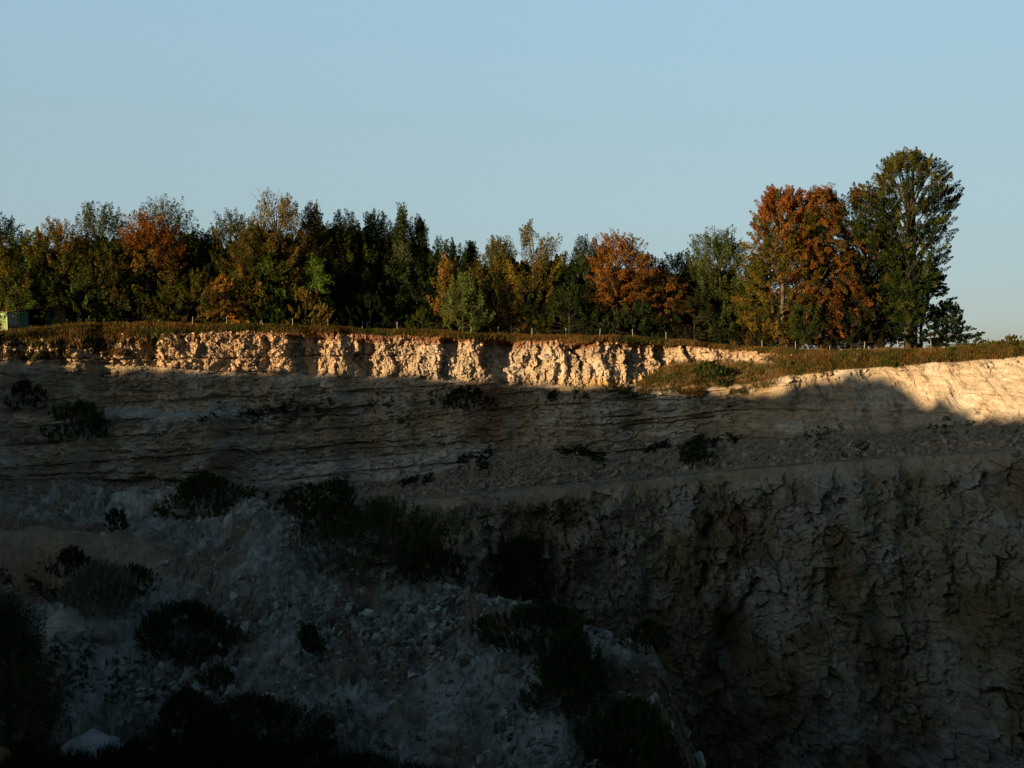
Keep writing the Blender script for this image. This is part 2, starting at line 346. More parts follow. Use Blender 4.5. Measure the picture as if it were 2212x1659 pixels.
C = mixc(C, (.10, .045, .02), np.clip(soil, 0, 1)*(1-sst(1600, 1700, XD)))
C = mixc(C, (.14, .07, .03), wM*np.exp(-((XD-1060+(R-900)*.1)/50)**2)*.7*(1-sst(960, 1010, R)))
C = mixc(C, (.125, .105, .078), wS); C = mixc(C, (.17, .15, .12), wS*(cs > .6)*.7)
C = mixc(C, (.10, .095, .082), benchw); C = mixc(C, (.16, .15, .13), benchw*sst(.45, .6, fbm(x/4, Z*6, 100, 4)))
# low pale bed
C = mixc(C, (.27, .26, .24), wM*sst(3.72, 3.86, Z)*(1-sst(1040, 1080, XD))*sst(500, 560, XD)*.8)
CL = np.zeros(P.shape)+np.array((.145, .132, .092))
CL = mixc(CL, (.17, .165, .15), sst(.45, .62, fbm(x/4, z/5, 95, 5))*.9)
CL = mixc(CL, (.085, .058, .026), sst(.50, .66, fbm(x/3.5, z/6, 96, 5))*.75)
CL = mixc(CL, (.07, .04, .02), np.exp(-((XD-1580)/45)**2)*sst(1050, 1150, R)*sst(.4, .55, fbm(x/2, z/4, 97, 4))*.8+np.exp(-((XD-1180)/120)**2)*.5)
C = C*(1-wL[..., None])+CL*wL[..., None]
C = C*(.8+.4*cm[..., None]*wM[..., None]+.4*cd[..., None]*wL[..., None]+.4*c1[..., None]*wU[..., None]+.2*(1-(wM+wL+wU)[..., None]))
C = mixc(C, (.055, .038, .015), GR)
nr, nc = R.shape
# plateau rows behind the rim
back = []
for dy, dz in ((120, -1.5), (60, -.6), (25, .2), (8, .3), (2.5, .15)):
    q = P[0].copy(); q[:, 1] += dy; q[:, 0] *= (1+dy/170); q[:, 2] += dz*(sst(150, 300, xd) if dz > 0 else 1); back.append(q)
PP = np.concatenate([np.array(back), P], 0)
CC = np.concatenate([np.zeros((5, nc, 3))+np.array((.06, .045, .02)), C], 0)
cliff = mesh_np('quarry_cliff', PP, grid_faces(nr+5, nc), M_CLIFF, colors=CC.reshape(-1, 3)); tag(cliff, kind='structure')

# ------------------------------------------------------------------ near spoil slope
XS = np.array([-900, 0, 150, 350, 480, 560, 650, 700, 850, 1000, 1150, 1250, 1340, 1410, 1440, 1480, 1530, 1600], float)
S_ = np.array([1042, 1040, 1038, 1042, 1052, 1075, 1118, 1140, 1222, 1268, 1300, 1330, 1368, 1402, 1450, 1560, 1690, 1850], float)
YS_ = np.array([150, 155, 158, 160, 158, 152, 147, 145, 136, 128, 122, 118, 115, 112, 111, 109, 107, 105], float)
pxn = np.arange(-380, 740, 1.0); xn = pxn/K
Sr = np.interp(xn, XS, S_)+(fbm(xn/45, xn*0, 101, 4)-.5)*16; Y0 = np.interp(xn, XS, YS_)
q0 = (Sr-HOR/K)*K/F
bot = 1790.; nR = 380
rows = []; ys = []
m_ = np.interp(xn, [0, 500, 1000, 1450], [.33, .33, .38, .5])
for j in range(nR):
    t = j/(nR-1); r = Sr+(bot-Sr)*t; q = (r-HOR/K)*K/F
    y = Y0*(m_+q0)/(m_+q); rows.append(r); ys.append(y)
Rn = np.array(rows); Yn = np.array(ys); Xn = np.broadcast_to(xn[None, :], Rn.shape); PXn = np.broadcast_to(pxn[None, :], Rn.shape)
Pn = unproj(PXn, Rn*K, Yn); xx, yy, zz = Pn[..., 0], Pn[..., 1], Pn[..., 2]
def G(cx, cy, sx, sy): return np.exp(-((Xn-cx)/sx)**2-((Rn-cy)/sy)**2)
up = (fbm(xx/9, yy/9, 111, 4)-.5)*2.4+(fbm(xx/2.5, yy/2.5, 112, 4)-.5)*.8
edge = sst(0, 25, Rn-Sr)
k1, k2, ck = worley(xx/.55, yy/.9, 113); k3, k4, ck2 = worley(xx/1.4, yy/2.2, 114)
md = np.clip(G(130, 1215, 230, 55)*1.3+G(150, 1360, 110, 50), 0, 1)
up += edge*(1-md*.85)*(facets(xx/.55, yy/.9, 171, 1.3)*.5+facets(xx/1.4, yy/2.0, 172, 1.3)*.8)*(.4+.9*sst(.4, .6, fbm(xx/7, yy/9, 115)))
up += G(130, 1190, 200, 34)*2.4-G(150, 1290, 180, 28)*1.2+G(150, 1345, 95, 30)*1.6
up += G(500, 1140, 120, 20)*.8+G(1340, 1405, 90, 18)*.6-G(240, 1100, 200, 18)*.8+G(600, 1240, 200, 40)*.9
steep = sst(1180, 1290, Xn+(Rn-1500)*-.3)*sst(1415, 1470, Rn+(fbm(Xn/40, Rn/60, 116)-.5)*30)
Pn[..., 2] += up
Pn[..., 1] -= steep*(-2.0+(fbm(xx/1.5, zz/2.5, 117)-.5)*4+ck*.5)
Cn = np.zeros(Pn.shape)+np.array((.105, .108, .092))
Cn = mixc(Cn, (.18, .185, .175), sst(.48, .62, fbm(xx/3, yy/5, 121, 4))*.8)
Cn = mixc(Cn, (.085, .06, .04), sst(.52, .66, fbm(xx/5, yy/6, 122, 4))*.8)
Cn = mixc(Cn, (.20, .155, .10), np.clip(G(130, 1225, 210, 45)*1.2, 0, 1))
Cn = mixc(Cn, (.16, .07, .03), np.clip(G(80, 1245, 80, 30), 0, 1)*.6)
Cn = mixc(Cn, (.24, .235, .20), np.clip(G(150, 1360, 100, 42)*1.1, 0, 1))
Cn = mixc(Cn, (.22, .215, .20), np.clip(G(430, 1060, 260, 26)*1.1, 0, 1))
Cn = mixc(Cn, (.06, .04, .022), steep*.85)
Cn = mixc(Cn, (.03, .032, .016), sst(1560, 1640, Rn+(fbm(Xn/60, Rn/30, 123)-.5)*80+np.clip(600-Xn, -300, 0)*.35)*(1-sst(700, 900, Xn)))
Cn = Cn*1.18*(.75+.5*(ck[..., None]-.2)*(1-md[..., None]))*(.75+.6*fbm(xx/1.2, yy/2, 124, 4)[..., None])
# rear flank falls away into the pit
bk = []
for dy, dz in ((26, -40), (14, -20), (6, -6.5), (2, -1.2)):
    q = Pn[0].copy(); q[:, 1] += dy; q[:, 2] += dz*sst(500, 640, xn)-.6; bk.append(q)
# front foot continues down below the picture
fr = []
for dy, dz in ((-12, -6), (-40, -14)):
    q = Pn[-1].copy(); q[:, 1] += dy; q[:, 2] += dz; fr.append(q)
PN = np.concatenate([np.array(bk), Pn, np.array(fr)], 0)
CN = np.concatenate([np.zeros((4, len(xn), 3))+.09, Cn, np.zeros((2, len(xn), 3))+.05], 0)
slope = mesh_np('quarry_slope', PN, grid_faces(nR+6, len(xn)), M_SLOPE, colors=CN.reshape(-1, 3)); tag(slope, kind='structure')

# ------------------------------------------------------------------ what surface lies at a picture position
def lookup(Parr):
    u, v = proj(Parr); d = Parr[..., 1]
    return u.ravel(), v.ravel(), d.ravel(), Parr.reshape(-1, 3)
BW, BH = 1400, 800; OX = 200
def mkbuf(Parr):
    u, v, d, pts = lookup(Parr); iu = np.round(u).astype(int)+OX; iv = np.round(v).astype(int)
    ok = (iu >= 0) & (iu < BW) & (iv >= 0) & (iv < BH); idx = np.nonzero(ok)[0]
    o = idx[np.argsort(-d[idx], kind='stable')]
    buf = np.full((BH, BW), -1, np.int64); buf[iv[o], iu[o]] = o
    return buf, pts
bufF, ptsF = mkbuf(P); bufN, ptsN = mkbuf(Pn)
def surf(xdsp, rdsp, which=None):
    """surface point seen at display position (2212 scale)"""
    iu = int(round(xdsp*K))+OX; iv = int(round(rdsp*K))
    for rad in (2, 3, 4, 6, 8, 12):
        for b, p, nme in ((bufN, ptsN, 'n'), (bufF, ptsF, 'f')):
            if which and which != nme: continue
            a = b[max(0, iv-rad):iv+rad+1, max(0, iu-rad):iu+rad+1]; g = a[a >= 0]
            if len(g): return Vector(p[g[len(g)//2]])
    return Vector(unproj(xdsp*K, rdsp*K, 110))
def rimz(xdsp):     # plateau level and rim distance at a column
    i = int(np.clip(np.searchsorted(pxs, xdsp*K), 0, nc-1)); return P[0, i, 2], P[0, i, 1]

# ------------------------------------------------------------------ wide ground, pit floor, hill behind the camera
gv = []
g = MB()
zg = 0.6
def ring(): pass
far = np.array([[-4000, 262, 1.5], [4000, 262, 1.5], [4000, 7000, 0], [-4000, 7000, 0]])
o = mesh_np('ground', far, np.array([[0, 1, 2, 3]]), M_GROUND); tag(o, kind='structure')
pf = np.array([[-400, -20, -62], [400, -20, -62], [400, 260, -62], [-400, 260, -62.]])
o = mesh_np('pit_floor', pf, np.array([[0, 1, 2, 3]]), M_BOULDER); tag(o, kind='structure')
# hill: unseen, crest shaped to throw the wanted shadow line onto the far wall
L0 = np.array([-200., 110.]); L1 = np.array([100., -100.]); Ld = (L1-L0)/np.linalg.norm(L1-L0); Ln = np.array([-Ld[1], Ld[0]])
if Ln[0] < 0: Ln = -Ln      # towards the pit (+x,+y)
sh = [(-100, 790), (0, 790), (200, 792), (400, 795), (520, 799), (600, 797), (700, 812), (800, 806), (900, 806), (1000, 826), (1100, 824), (1200, 836), (1300, 836), (1450, 840), (1600, 850), (1690, 850), (1720, 832), (1755, 812), (1800, 824), (1840, 806), (1870, 820), (1900, 812), (1935, 820), (1955, 850), (1975, 905), (1995, 862), (2015, 906), (2040, 838), (2062, 915), (2085, 868), (2110, 914), (2135, 893), (2160, 910), (2212, 900), (2400, 905)]
sx_ = np.arange(-100, 2400, 10); sr_ = np.interp(sx_, [a for a, b in sh], [b for a, b in sh])+(fbm(sx_/22., sx_*0., 133, 3)-.5)*26*sst(1550, 1700, sx_)
tt, hh = [], []
for a, b in zip(sx_, sr_):
    p = surf(a, b, 'f'); d = np.array([SD.x, SD.y]); d3 = np.array([SD.x, SD.y, SD.z])
    # p + s*d on line L0 + t*Ld
    Mx = np.array([[d[0], -Ld[0]], [d[1], -Ld[1]]]); s, t = np.linalg.solve(Mx, L0-np.array([p.x, p.y]))
    tt.append(t); hh.append(p.z+s*SD.z)
o_ = np.argsort(tt); tt = np.array(tt)[o_]; hh = np.array(hh)[o_]
kk = np.ones(3)/3; hh = np.convolve(np.pad(hh, 1, 'edge'), kk, 'valid')
print('crest t', tt.min(), tt.max(), 'h', hh.min(), hh.max())
ts = np.arange(-260, 620, .5); hc = np.interp(ts, tt, hh)+(fbm(ts/3, ts*0, 131, 4)-.5)*.9+(fbm(ts/1.1, ts*0, 132, 3)-.5)*.9
dprof = np.array([-500, -150, -60, -15, 0, 12, 20, 28, 45, 80])
HV = []
for i, d in enumerate(dprof):
    q = L0[None, :]+ts[:, None]*Ld[None, :]+Ln[None, :]*d
    zf = {-500: hc*.0-10, -150: hc*.7-6, -60: hc-4, -15: hc-1, 0: hc, 12: hc*.55-1, 20: hc*0-1.8, 28: hc*0-2.2, 45: hc*0-32, 80: hc*0-64}[int(d)]
    HV.append(np.concatenate([q, zf[:, None]], 1))
shadow_hill = mesh_np('shadow_hill', np.array(HV), grid_faces(len(dprof), len(ts)), M_HILL, smooth=True); tag(shadow_hill, kind='structure')
#PART2
# ------------------------------------------------------------------ plants
def unit(v): return v/np.maximum(np.linalg.norm(v, axis=-1, keepdims=True), 1e-6)
def leaves(cent, dirv, L, W, n, size, tint, r, flat=.5):
    """n leaf quads in a spray round each centre, elongated along dirv; returns verts, faces, colours"""
    m = len(cent); t = r.random((m, n)); prof = np.sqrt(np.clip(1-t, 0, 1))*.9+.1
    a = unit(np.cross(dirv, r.normal(size=(m, 3)))); b = np.cross(dirv, a)
    u = r.uniform(-1, 1, (m, n))*.85*prof; v = r.uniform(-1, 1, (m, n))*.85*prof*flat
    c = cent[:, None]+dirv[:, None]*((t-.5)*L[:, None])[..., None]+a[:, None]*(u*W[:, None])[..., None]+b[:, None]*(v*W[:, None])[..., None]
    c = c.reshape(-1, 3); N = len(c)
    ax = unit(np.repeat(dirv, n, 0)*.6+r.normal(size=(N, 3))*.8); bx = unit(np.cross(ax, r.normal(size=(N, 3))))
    s = size*(.6+.8*r.random(N))[:, None]
    V = np.stack([c-ax*s*.6, c+bx*s*.38, c+ax*s*.6, c-bx*s*.38], 1).reshape(-1, 3)
    Fc = np.arange(4*N).reshape(-1, 4)
    col = np.repeat(np.repeat(tint, n, 0)*(.8+.4*r.random(N))[:, None], 4, 0)
    return V, Fc, col
ENV = {
 'oval': lambda h: np.sin(np.pi*np.clip(h, 0, 1)**.75)**.6,
 'cone': lambda h: np.clip(1-h, 0, 1)**.75*np.clip(h*9, 0, 1)**.5+.05,
 'round': lambda h: np.sqrt(np.clip(1-(2*h-1)**2, 0, 1))+.05,
 'vase': lambda h: np.clip(.35+.75*h, 0, 1)*np.clip((1.03-h)*4, 0, 1)**.6,
 'tall': lambda h: np.interp(h, [0, .2, .32, .45, .6, .75, .88, .96, 1], [.35, .45, .62, .8, .95, 1.0, .8, .5, .15]),
 'dome': lambda h: np.sqrt(np.clip(1-h*h, 0, 1)),
 'broad': lambda h: np.clip(h*5+.45, 0, 1)*np.clip((1.04-h)*2.6, 0, 1)**.55,
}
def tree_mesh(seed, H, W, env='broad', base=.12, n=130, per=80, size=.22, cols=((.06, .07, .02), ), up=.6, trunk=True, lumps=5, lean=0., topcol=None, sprays=.13, hole=0., spike=.35):
    r = np.random.default_rng(seed)
    h = r.random(n)**.85; e = ENV[env](h); az = r.random(n)*2*np.pi
    # lobes make the outline uneven
    la = r.random(lumps)*2*np.pi; lh = r.random(lumps); lobe = np.zeros(n)
    for k in range(lumps): lobe += np.exp(-((np.angle(np.exp(1j*(az-la[k]))))/.8)**2-((h-lh[k])/.16)**2)*(.35+.25*r.random())
    rad = W/2*e*(.88+lobe)*np.sqrt(r.random(n)*.85+.15)
    rad = np.minimum(rad, W*.60)
    zz = H*(base+(1-base)*h*.94)
    cen = np.stack([np.cos(az)*rad+lean*zz, np.sin(az)*rad, zz], 1)
    outw = np.stack([np.cos(az), np.sin(az), az*0], 1)
    dirv = unit(outw*(1-abs(up)*.5)*(rad/(W/2))[:, None]*1.1+np.array([0, 0, 1.])*(up+.5*h[:, None]*(1 if up > 0 else .2))+r.normal(size=(n, 3))*.25)
    L = H*sprays*(.7+.8*r.random(n))*(1+spike*(h > .75)); Wd = np.minimum(L*.42, H*sprays*.42)
    cl = np.array(cols); pick = r.integers(0, len(cl), n); tint = cl[pick]*(.75+.5*r.random(n))[:, None]
    if topcol is not None:
        q = (h+r.normal(size=n)*.12 > topcol[0]); tint[q] = np.array(topcol[1])*(.75+.5*r.random(q.sum()))[:, None]
    if hole > 0:
        keep = vn(cen[:, 0]/1.6+50, cen[:, 2]/1.3+50, seed) > hole
        cen, dirv, L, Wd, tint = cen[keep], dirv[keep], L[keep], Wd[keep], tint[keep]
    V, Fc, col = leaves(cen, dirv, L, Wd, per, size, tint, r)
    return V, Fc, col, cen
def build_tree(name, label, cat, loc, seed, H, W, group=None, bark=None, part='crown', stemname='trunk', twin=False, **kw):
    V, Fc, col, cen = tree_mesh(seed, H, W, **kw)
    t = empty(name, loc, label, cat, group)
    mesh_np(part, V, Fc, M_LEAF, t, col)
    random.seed(seed); mb = MB(); r0 = max(.03, H*.017)
    trunks = [(0, 0)] if not twin else [(0, 0), (H*.03, .4)]
    lean = kw.get('lean', 0.)
    for tx, ty in trunks:
        pts = [(tx+lean*H*q+random.uniform(-.02, .02)*H*q*.5, ty+random.uniform(-.01, .01)*H*q, H*q-.6*(q == 0)) for q in (0, .15, .3, .45, .6, .75, .9)]
        mb.tube(pts, [r0*1.25, r0, r0*.85, r0*.7, r0*.5, r0*.32, r0*.1], 7)
    idx = list(range(len(cen))); random.shuffle(idx)
    for i in idx[:60 if H > 6 else 14]:
        c = cen[i]; zb = max(.12*H, c[2]*.78-H*.05); b0 = Vector((lean*zb, 0, zb)); c = Vector(c)
        mid = b0.lerp(c, .5)+Vector((0, 0, H*.015)); mb.tube([b0, mid, c], [r0*.3, r0*.18, r0*.05], 4)
    mb.build(stemname, bark or M_BARK, t, True)
    return t
def copy_thing(root, loc, rz=0, sc=(1, 1, 1), color=None, label=None):
    r = root.copy(); COL.objects.link(r); r.location = loc; r.rotation_euler = (0, 0, rz); r.scale = sc
    if label: r['label'] = label
    for ch in list(root.children):
        c = ch.copy(); COL.objects.link(c); c.parent = r
        if color: c.color = (*color, 1)
    return r
OLV = (.036, .043, .008); GRN = (.018, .028, .007); DGR = (.009, .016, .006); YEL = (.085, .062, .010); ORG = (.105, .042, .009); RST = (.066, .027, .007); BRN = (.052, .036, .010); BGR = (.04, .07, .010); DBR = (.022, .019, .007)
def rim_tree(xd_, top, wd, dY, name, label, cat, seed, wcol=None, basedrop=0, **kw):
    zz, yy = rimz(xd_); yy += dY; p = unproj(xd_*K, 300, yy); z0 = zz+.1-basedrop
    pt = unproj(xd_*K, top*K, yy); H = (pt[2]-z0)/(.97); W = wd*K*yy/F
    return build_tree(name, label, cat, (p[0], yy, z0), seed, H, W, cols=wcol, **kw)
GW = 'trees of the wood above the quarry rim'
T = [ # x, top, width, depth behind rim, name, label, cols, kwargs
 (-8, 470, 120, 9, 'tree', 'dark green tree cut off by the left frame edge behind the green shed', (DGR, GRN), dict(up=.6)),
 (52, 512, 110, 8, 'tree', 'yellow-green tree with thin top just right of the left frame edge', (OLV, BGR, YEL), dict(up=.5)),
 (125, 486, 120, 6, 'tree', 'olive tree with orange tips standing right behind the weathered shed', (OLV, GRN, OLV), dict(up=.6, topcol=(.75, (.10, .065, .014)))),
 (215, 452, 140, 13, 'tree', 'green tree with a broad pale top left of the rust crowned tree', (OLV, GRN, (.055, .062, .015)), dict(up=.8)),
 (355, 442, 160, 15, 'tree', 'tall green tree whose spiky tips rise behind the rust crowned tree', (OLV, GRN, (.055, .062, .015)), dict(up=.9)),
 (322, 468, 130, 6, 'maple_tree', 'rust crowned tree with olive lower branches, brightest orange on the left', (OLV, (.10, .07, .018), YEL), dict(up=.35, topcol=(.58, ORG), base=.08)),
 (235, 530, 120, 4, 'tree', 'olive-brown tree at the front, left below the rust crowned tree', (BRN, OLV, OLV), dict(up=.5, base=.05)),
 (432, 505, 110, 15, 'tree', 'dark low tree in the gap right of the rust crowned tree', (DGR, GRN), dict(up=.6)),
 (498, 468, 110, 10, 'tree', 'olive tree with narrow pale top left of the bare-twigged tree', (OLV, GRN, BRN), dict(up=.8)),
 (598, 432, 120, 8, 'tree', 'olive-yellow tree with bare twigs sticking out of its top left side', (OLV, YEL, BRN), dict(up=.7, topcol=(.7, (.075, .06, .014)))),
 (548, 490, 100, 6, 'tree', 'olive tree right in front of and left of the bare-twigged tree', (OLV, OLV, BRN), dict(up=.6)),
 (672, 456, 66, 10, 'tree', 'slender brownish tree right beside the bare-twigged tree', (BRN, DBR, OLV), dict(up=.9)),
 (740, 472, 110, 12, 'tree', 'dark tree with olive spiky tips in the darkest middle of the wood', (DGR, GRN, OLV), dict(up=1., topcol=(.8, OLV))),
 (812, 474, 90, 14, 'tree', 'dark green tree between two spiky tips left of the narrow tall tip', (DGR, GRN, DGR), dict(up=.9, topcol=(.85, GRN))),
 (868, 458, 70, 12, 'tree', 'narrow tree with the highest pointed tip in the dark middle wood', (GRN, DGR, (.05, .065, .03)), dict(up=.9, env='cone')),
 (906, 480, 60, 13, 'tree', 'narrow dark pointed tree right of the highest tip', (GRN, DGR), dict(up=.9, env='cone')),
 (965, 528, 110, 14, 'tree', 'round topped dark green tree where the treeline steps down', (DGR, GRN), dict(up=.5)),
 (1016, 530, 80, 16, 'tree', 'dark conical tree left of the yellow twin-topped tree', (DGR, DGR, GRN), dict(up=.6, env='cone')),
 (1078, 524, 80, 9, 'tree', 'thin yellow-ochre tree leaning left beside the yellow spiky tree', (YEL, OLV, OLV), dict(up=.8, hole=.3)),
 (1152, 492, 120, 8, 'tree', 'spiky yellow-ochre tree, tallest in the middle of the treeline', (YEL, OLV, (.09, .065, .014)), dict(up=.8, hole=.18)),
 (1268, 522, 96, 10, 'tree', 'rounded dark green tree directly left of the bright orange tree', (GRN, DGR, (.035, .05, .022)), dict(up=.5)),
 (1333, 513, 110, 7, 'maple_tree', 'bright orange rounded tree in the right middle of the treeline', (ORG, (.13, .06, .011), (.10, .05, .01)), dict(up=.2, base=.3)),
 (1435, 592, 110, 6, 'tree', 'low orange-brown drooping tree right of the bright orange tree', ((.10, .042, .010), BRN, DBR), dict(up=-.3, base=.3)),
 (1395, 556, 90, 16, 'tree', 'small dark tree top between the two orange trees', (DGR, GRN), dict(up=.5)),
 (1470, 552, 120, 15, 'tree', 'dark green flat topped tree above the orange-brown drooping tree', (DGR, GRN), dict(up=.5)),
 (1556, 506, 120, 8, 'tree', 'dull green bushy tree with a thin upright tip left of the big autumn beech', (GRN, (.04, .055, .018), OLV), dict(up=.7, n=300, topcol=(.9, OLV))),
]
for i, (a, b, c, d, nm, lb, cl, kw) in enumerate(T):
    k = dict(n=210, per=130, size=.16, env='broad', base=.06); k.update(kw)
    rim_tree(a, b, c*1.3, d, nm, lb, 'tree', 500+i, cl, group=GW, **k)
# the group on the right
rim_tree(1690, 404, 185, 6, 'beech_tree', 'large autumn beech with yellow-green left side and orange top', 'tree', 601, (YEL, (.075, .052, .012), OLV, OLV, YEL), up=.25, n=620, per=150, size=.16, base=.04, sprays=.075, hole=.05, spike=0., topcol=(.78, (.12, .045, .011)), bark=M_BARKL)
rim_tree(1772, 404, 185, 8, 'beech_tree', 'rust-red beech hanging with copper leaves beside the yellow one', 'tree', 602, (RST, ORG, (.08, .04, .010), BRN), up=-.35, n=620, per=150, size=.16, base=.04, sprays=.075, hole=.05, spike=0., bark=M_BARKL)
rim_tree(1868, 402, 190, 11, 'beech_tree', 'olive and rust beech joining the rust-red beech to the tallest tree', 'tree', 603, (DBR, BRN, GRN, DGR), up=.25, spike=0., n=520, per=140, size=.16, base=.06, sprays=.075, hole=.15, topcol=(.85, (.07, .042, .012)))
rim_tree(1962, 322, 205, 7, 'tall_tree', 'tallest tree, green with an open crown, twin dark trunks showing below', 'tree', 604, (GRN, DGR, GRN, DGR, OLV), up=.3, env='tall', n=900, per=130, size=.155, base=.14, sprays=.055, hole=.12, spike=0., twin=True, topcol=(.8, (.05, .048, .012)))
rim_tree(1905, 480, 190, 12, 'tree', 'dark layered tree left of the twin trunks with sky through its branches', 'tree', 605, (DGR, DBR), up=.05, spike=0., env='cone', n=420, per=80, size=.2, base=.08, sprays=.08, hole=.3)
rim_tree(1990, 560, 230, 9, 'tree', 'dark drooping conifer-like tree around the foot of the twin trunks', 'tree', 606, (DGR, DGR), up=-.05, env='cone', spike=0., n=420, per=80, size=.2, base=.04, sprays=.09, hole=.3)
rim_tree(2045, 655, 120, 10, 'tree', 'low dark tree at the right end of the tree group beside open sky', 'tree', 607, (DGR, DGR), up=.2, env='dome', n=110, per=80, size=.2, base=.0, sprays=.16)
rim_tree(1640, 560, 100, 12, 'tree', 'dark green tree filling the shade left of the yellow beech trunk', 'tree', 608, (DGR, GRN), up=.5, n=120, per=80, size=.22, base=.05)
rim_tree(1800, 560, 190, 16, 'tree', 'broad dark tree filling the shade behind the rust-red beech', 'tree', 609, (DGR, DBR), up=.4, n=220, per=80, size=.24, base=.03)
rim_tree(1722, 520, 170, 19, 'tree', 'dark tree showing black between the yellow and the rust-red beech', 'tree', 610, (DGR, DGR), up=.4, n=220, per=90, size=.24, base=.02)
rim_tree(1885, 600, 150, 17, 'tree', 'dark tree closing the gap behind the olive and rust beech', 'tree', 611, (DGR, DBR), up=.3, n=200, per=80, size=.22, base=.02)
# shrubs at the foot of the wood
Bs = [
 (18, 570, 90, 3.5, 'yellow-green shrub over the shed roof at the left frame edge', (BGR, YEL, OLV), dict(env='oval')),
 (100, 600, 90, 4, 'dull green shrub directly behind the shed', (OLV, GRN), dict(env='oval')),
 (185, 600, 100, 4, 'leafy green shrub just right of the leaning planks', (GRN, OLV, (.05, .08, .02)), dict(env='oval')),
 (298, 622, 120, 3, 'round mid-green shrub under the rust crowned tree', (OLV, GRN), {}),
 (375, 600, 70, 3.5, 'olive shrub beside the round mid-green shrub', (BRN, OLV), {}),
 (428, 588, 90, 3.2, 'tall olive shrub left of the orange shrub', (OLV, BRN), dict(env='oval')),
 (478, 598, 64, 2.6, 'orange shrub with trailing yellow leaves at the field edge', ((.19, .085, .016), (.16, .10, .02)), dict(up=-.2, env='oval')),
 (527, 572, 74, 4, 'orange tinted shrub left of the bright green one', ((.14, .08, .02), OLV, YEL), dict(env='oval')),
 (578, 556, 72, 4.5, 'bright green hanging shrub in the left middle', (BGR, (.07, .10, .02)), dict(up=-.3, env='oval')),
 (592, 642, 86, 2.5, 'low dark green shrub under the bright green hanging one', (GRN, DGR), {}),
 (660, 630, 90, 2.8, 'low yellowish brown shrub right of the low dark shrub', ((.10, .075, .018), BRN), {}),
 (682, 560, 54, 4.5, 'narrow bright green column of foliage left of the darkest wood', (BGR, (.05, .09, .016)), dict(up=-.3, env='oval')),
 (800, 640, 130, 5, 'very dark shrub under the darkest part of the wood', (DGR, DGR), {}),
 (912, 668, 50, 2, 'small dim olive shrub left of the round green shrub', (GRN, OLV), {}),
 (962, 566, 50, 4.5, 'narrow orange-yellow young tree behind the round green shrub', (YEL, (.15, .08, .02)), dict(env='oval', hole=.25)),
 (1000, 596, 96, 2.5, 'large round fresh green shrub in front of the narrow orange one', ((.05, .075, .018), (.06, .08, .02)), dict(up=.9, env='dome')),
 (1105, 620, 120, 5, 'dark shrub under the spiky yellow-ochre tree', (DGR, BRN), {}),
 (1230, 620, 120, 5, 'dark shrub under the rounded dark green tree', (DGR, GRN), {}),
 (1372, 655, 120, 3, 'thin pale green shrub with upright shoots below the orange-brown tree', ((.022, .032, .010), DGR), dict(up=1., hole=.2)),
 (1500, 640, 110, 5, 'dark shrub left of the foot of the dull green bushy tree', (DGR, DBR), {}),
 (1738, 650, 64, 2.2, 'young green tree with thin pale stem before the rust-red beech', ((.024, .036, .010), GRN), dict(env='oval', base=.2)),
 (1650, 660, 100, 3.5, 'dark orange tinged shrub at the foot of the yellow beech', ((.07, .045, .012), DBR), {}),
 (1840, 660, 110, 6, 'dark low shrub between rust-red beech and twin trunks', (DGR, DBR), {}),
]
for i, (a, b, c, d, lb, cl, kw) in enumerate(Bs):
    k = dict(n=80, per=120, size=.15, env='dome', base=0., up=.6, sprays=.2); k.update(kw)
    rim_tree(a, b, c*1.3, d, 'shrub', lb, 'shrub', 700+i, cl, group='shrubs at the foot of the wood', part='foliage', stemname='stem', **k)
# second and third rows behind: dark trees of the wood
pool = []
protos = []
for i in range(3):
    t = build_tree('tree', 'dark green tree in the rear rows of the wood, mostly hidden by the front trees', 'tree', (0, 0, 0), 800+i, 10, 7.6, group='rear trees of the wood', cols=(DGR, GRN, DGR), n=170, per=130, size=.24, base=.03, up=.6)
    protos.append(t)
skyl = [(-40, 500), (60, 545), (150, 525), (215, 500), (330, 490), (430, 520), (500, 510), (600, 500), (700, 490), (800, 500), (880, 500), (940, 545), (1050, 565), (1100, 560), (1200, 560), (1300, 560), (1400, 575), (1500, 580), (1600, 580), (1640, 590)]
k = 0
random.seed(5)
for row, (dy, off) in enumerate(((19, 0), (27, 25), (12, 10))):
    for xx_ in np.arange(-60+off, 1630, 64 if row < 2 else 90):
        top = np.interp(xx_, [a for a, b in skyl], [b for a, b in skyl])+random.uniform(-4, 24)+(28 if row == 2 else 0)
        zz_, yy_ = rimz(xx_); yy_ += dy+random.uniform(-2, 2); p = unproj(xx_*K, 300, yy_); pt = unproj(xx_*K, top*K, yy_)
        H = pt[2]-zz_; s = H/10
        if k < 3:
            t = protos[k]; t.location = (p[0], yy_, zz_); t.scale = (s, s, s); t.rotation_euler = (0, 0, random.random()*6)
        else: copy_thing(protos[k % 3], (p[0], yy_, zz_), random.random()*6.28, (s*random.uniform(.9, 1.2), s*random.uniform(.9, 1.2), s))
        k += 1
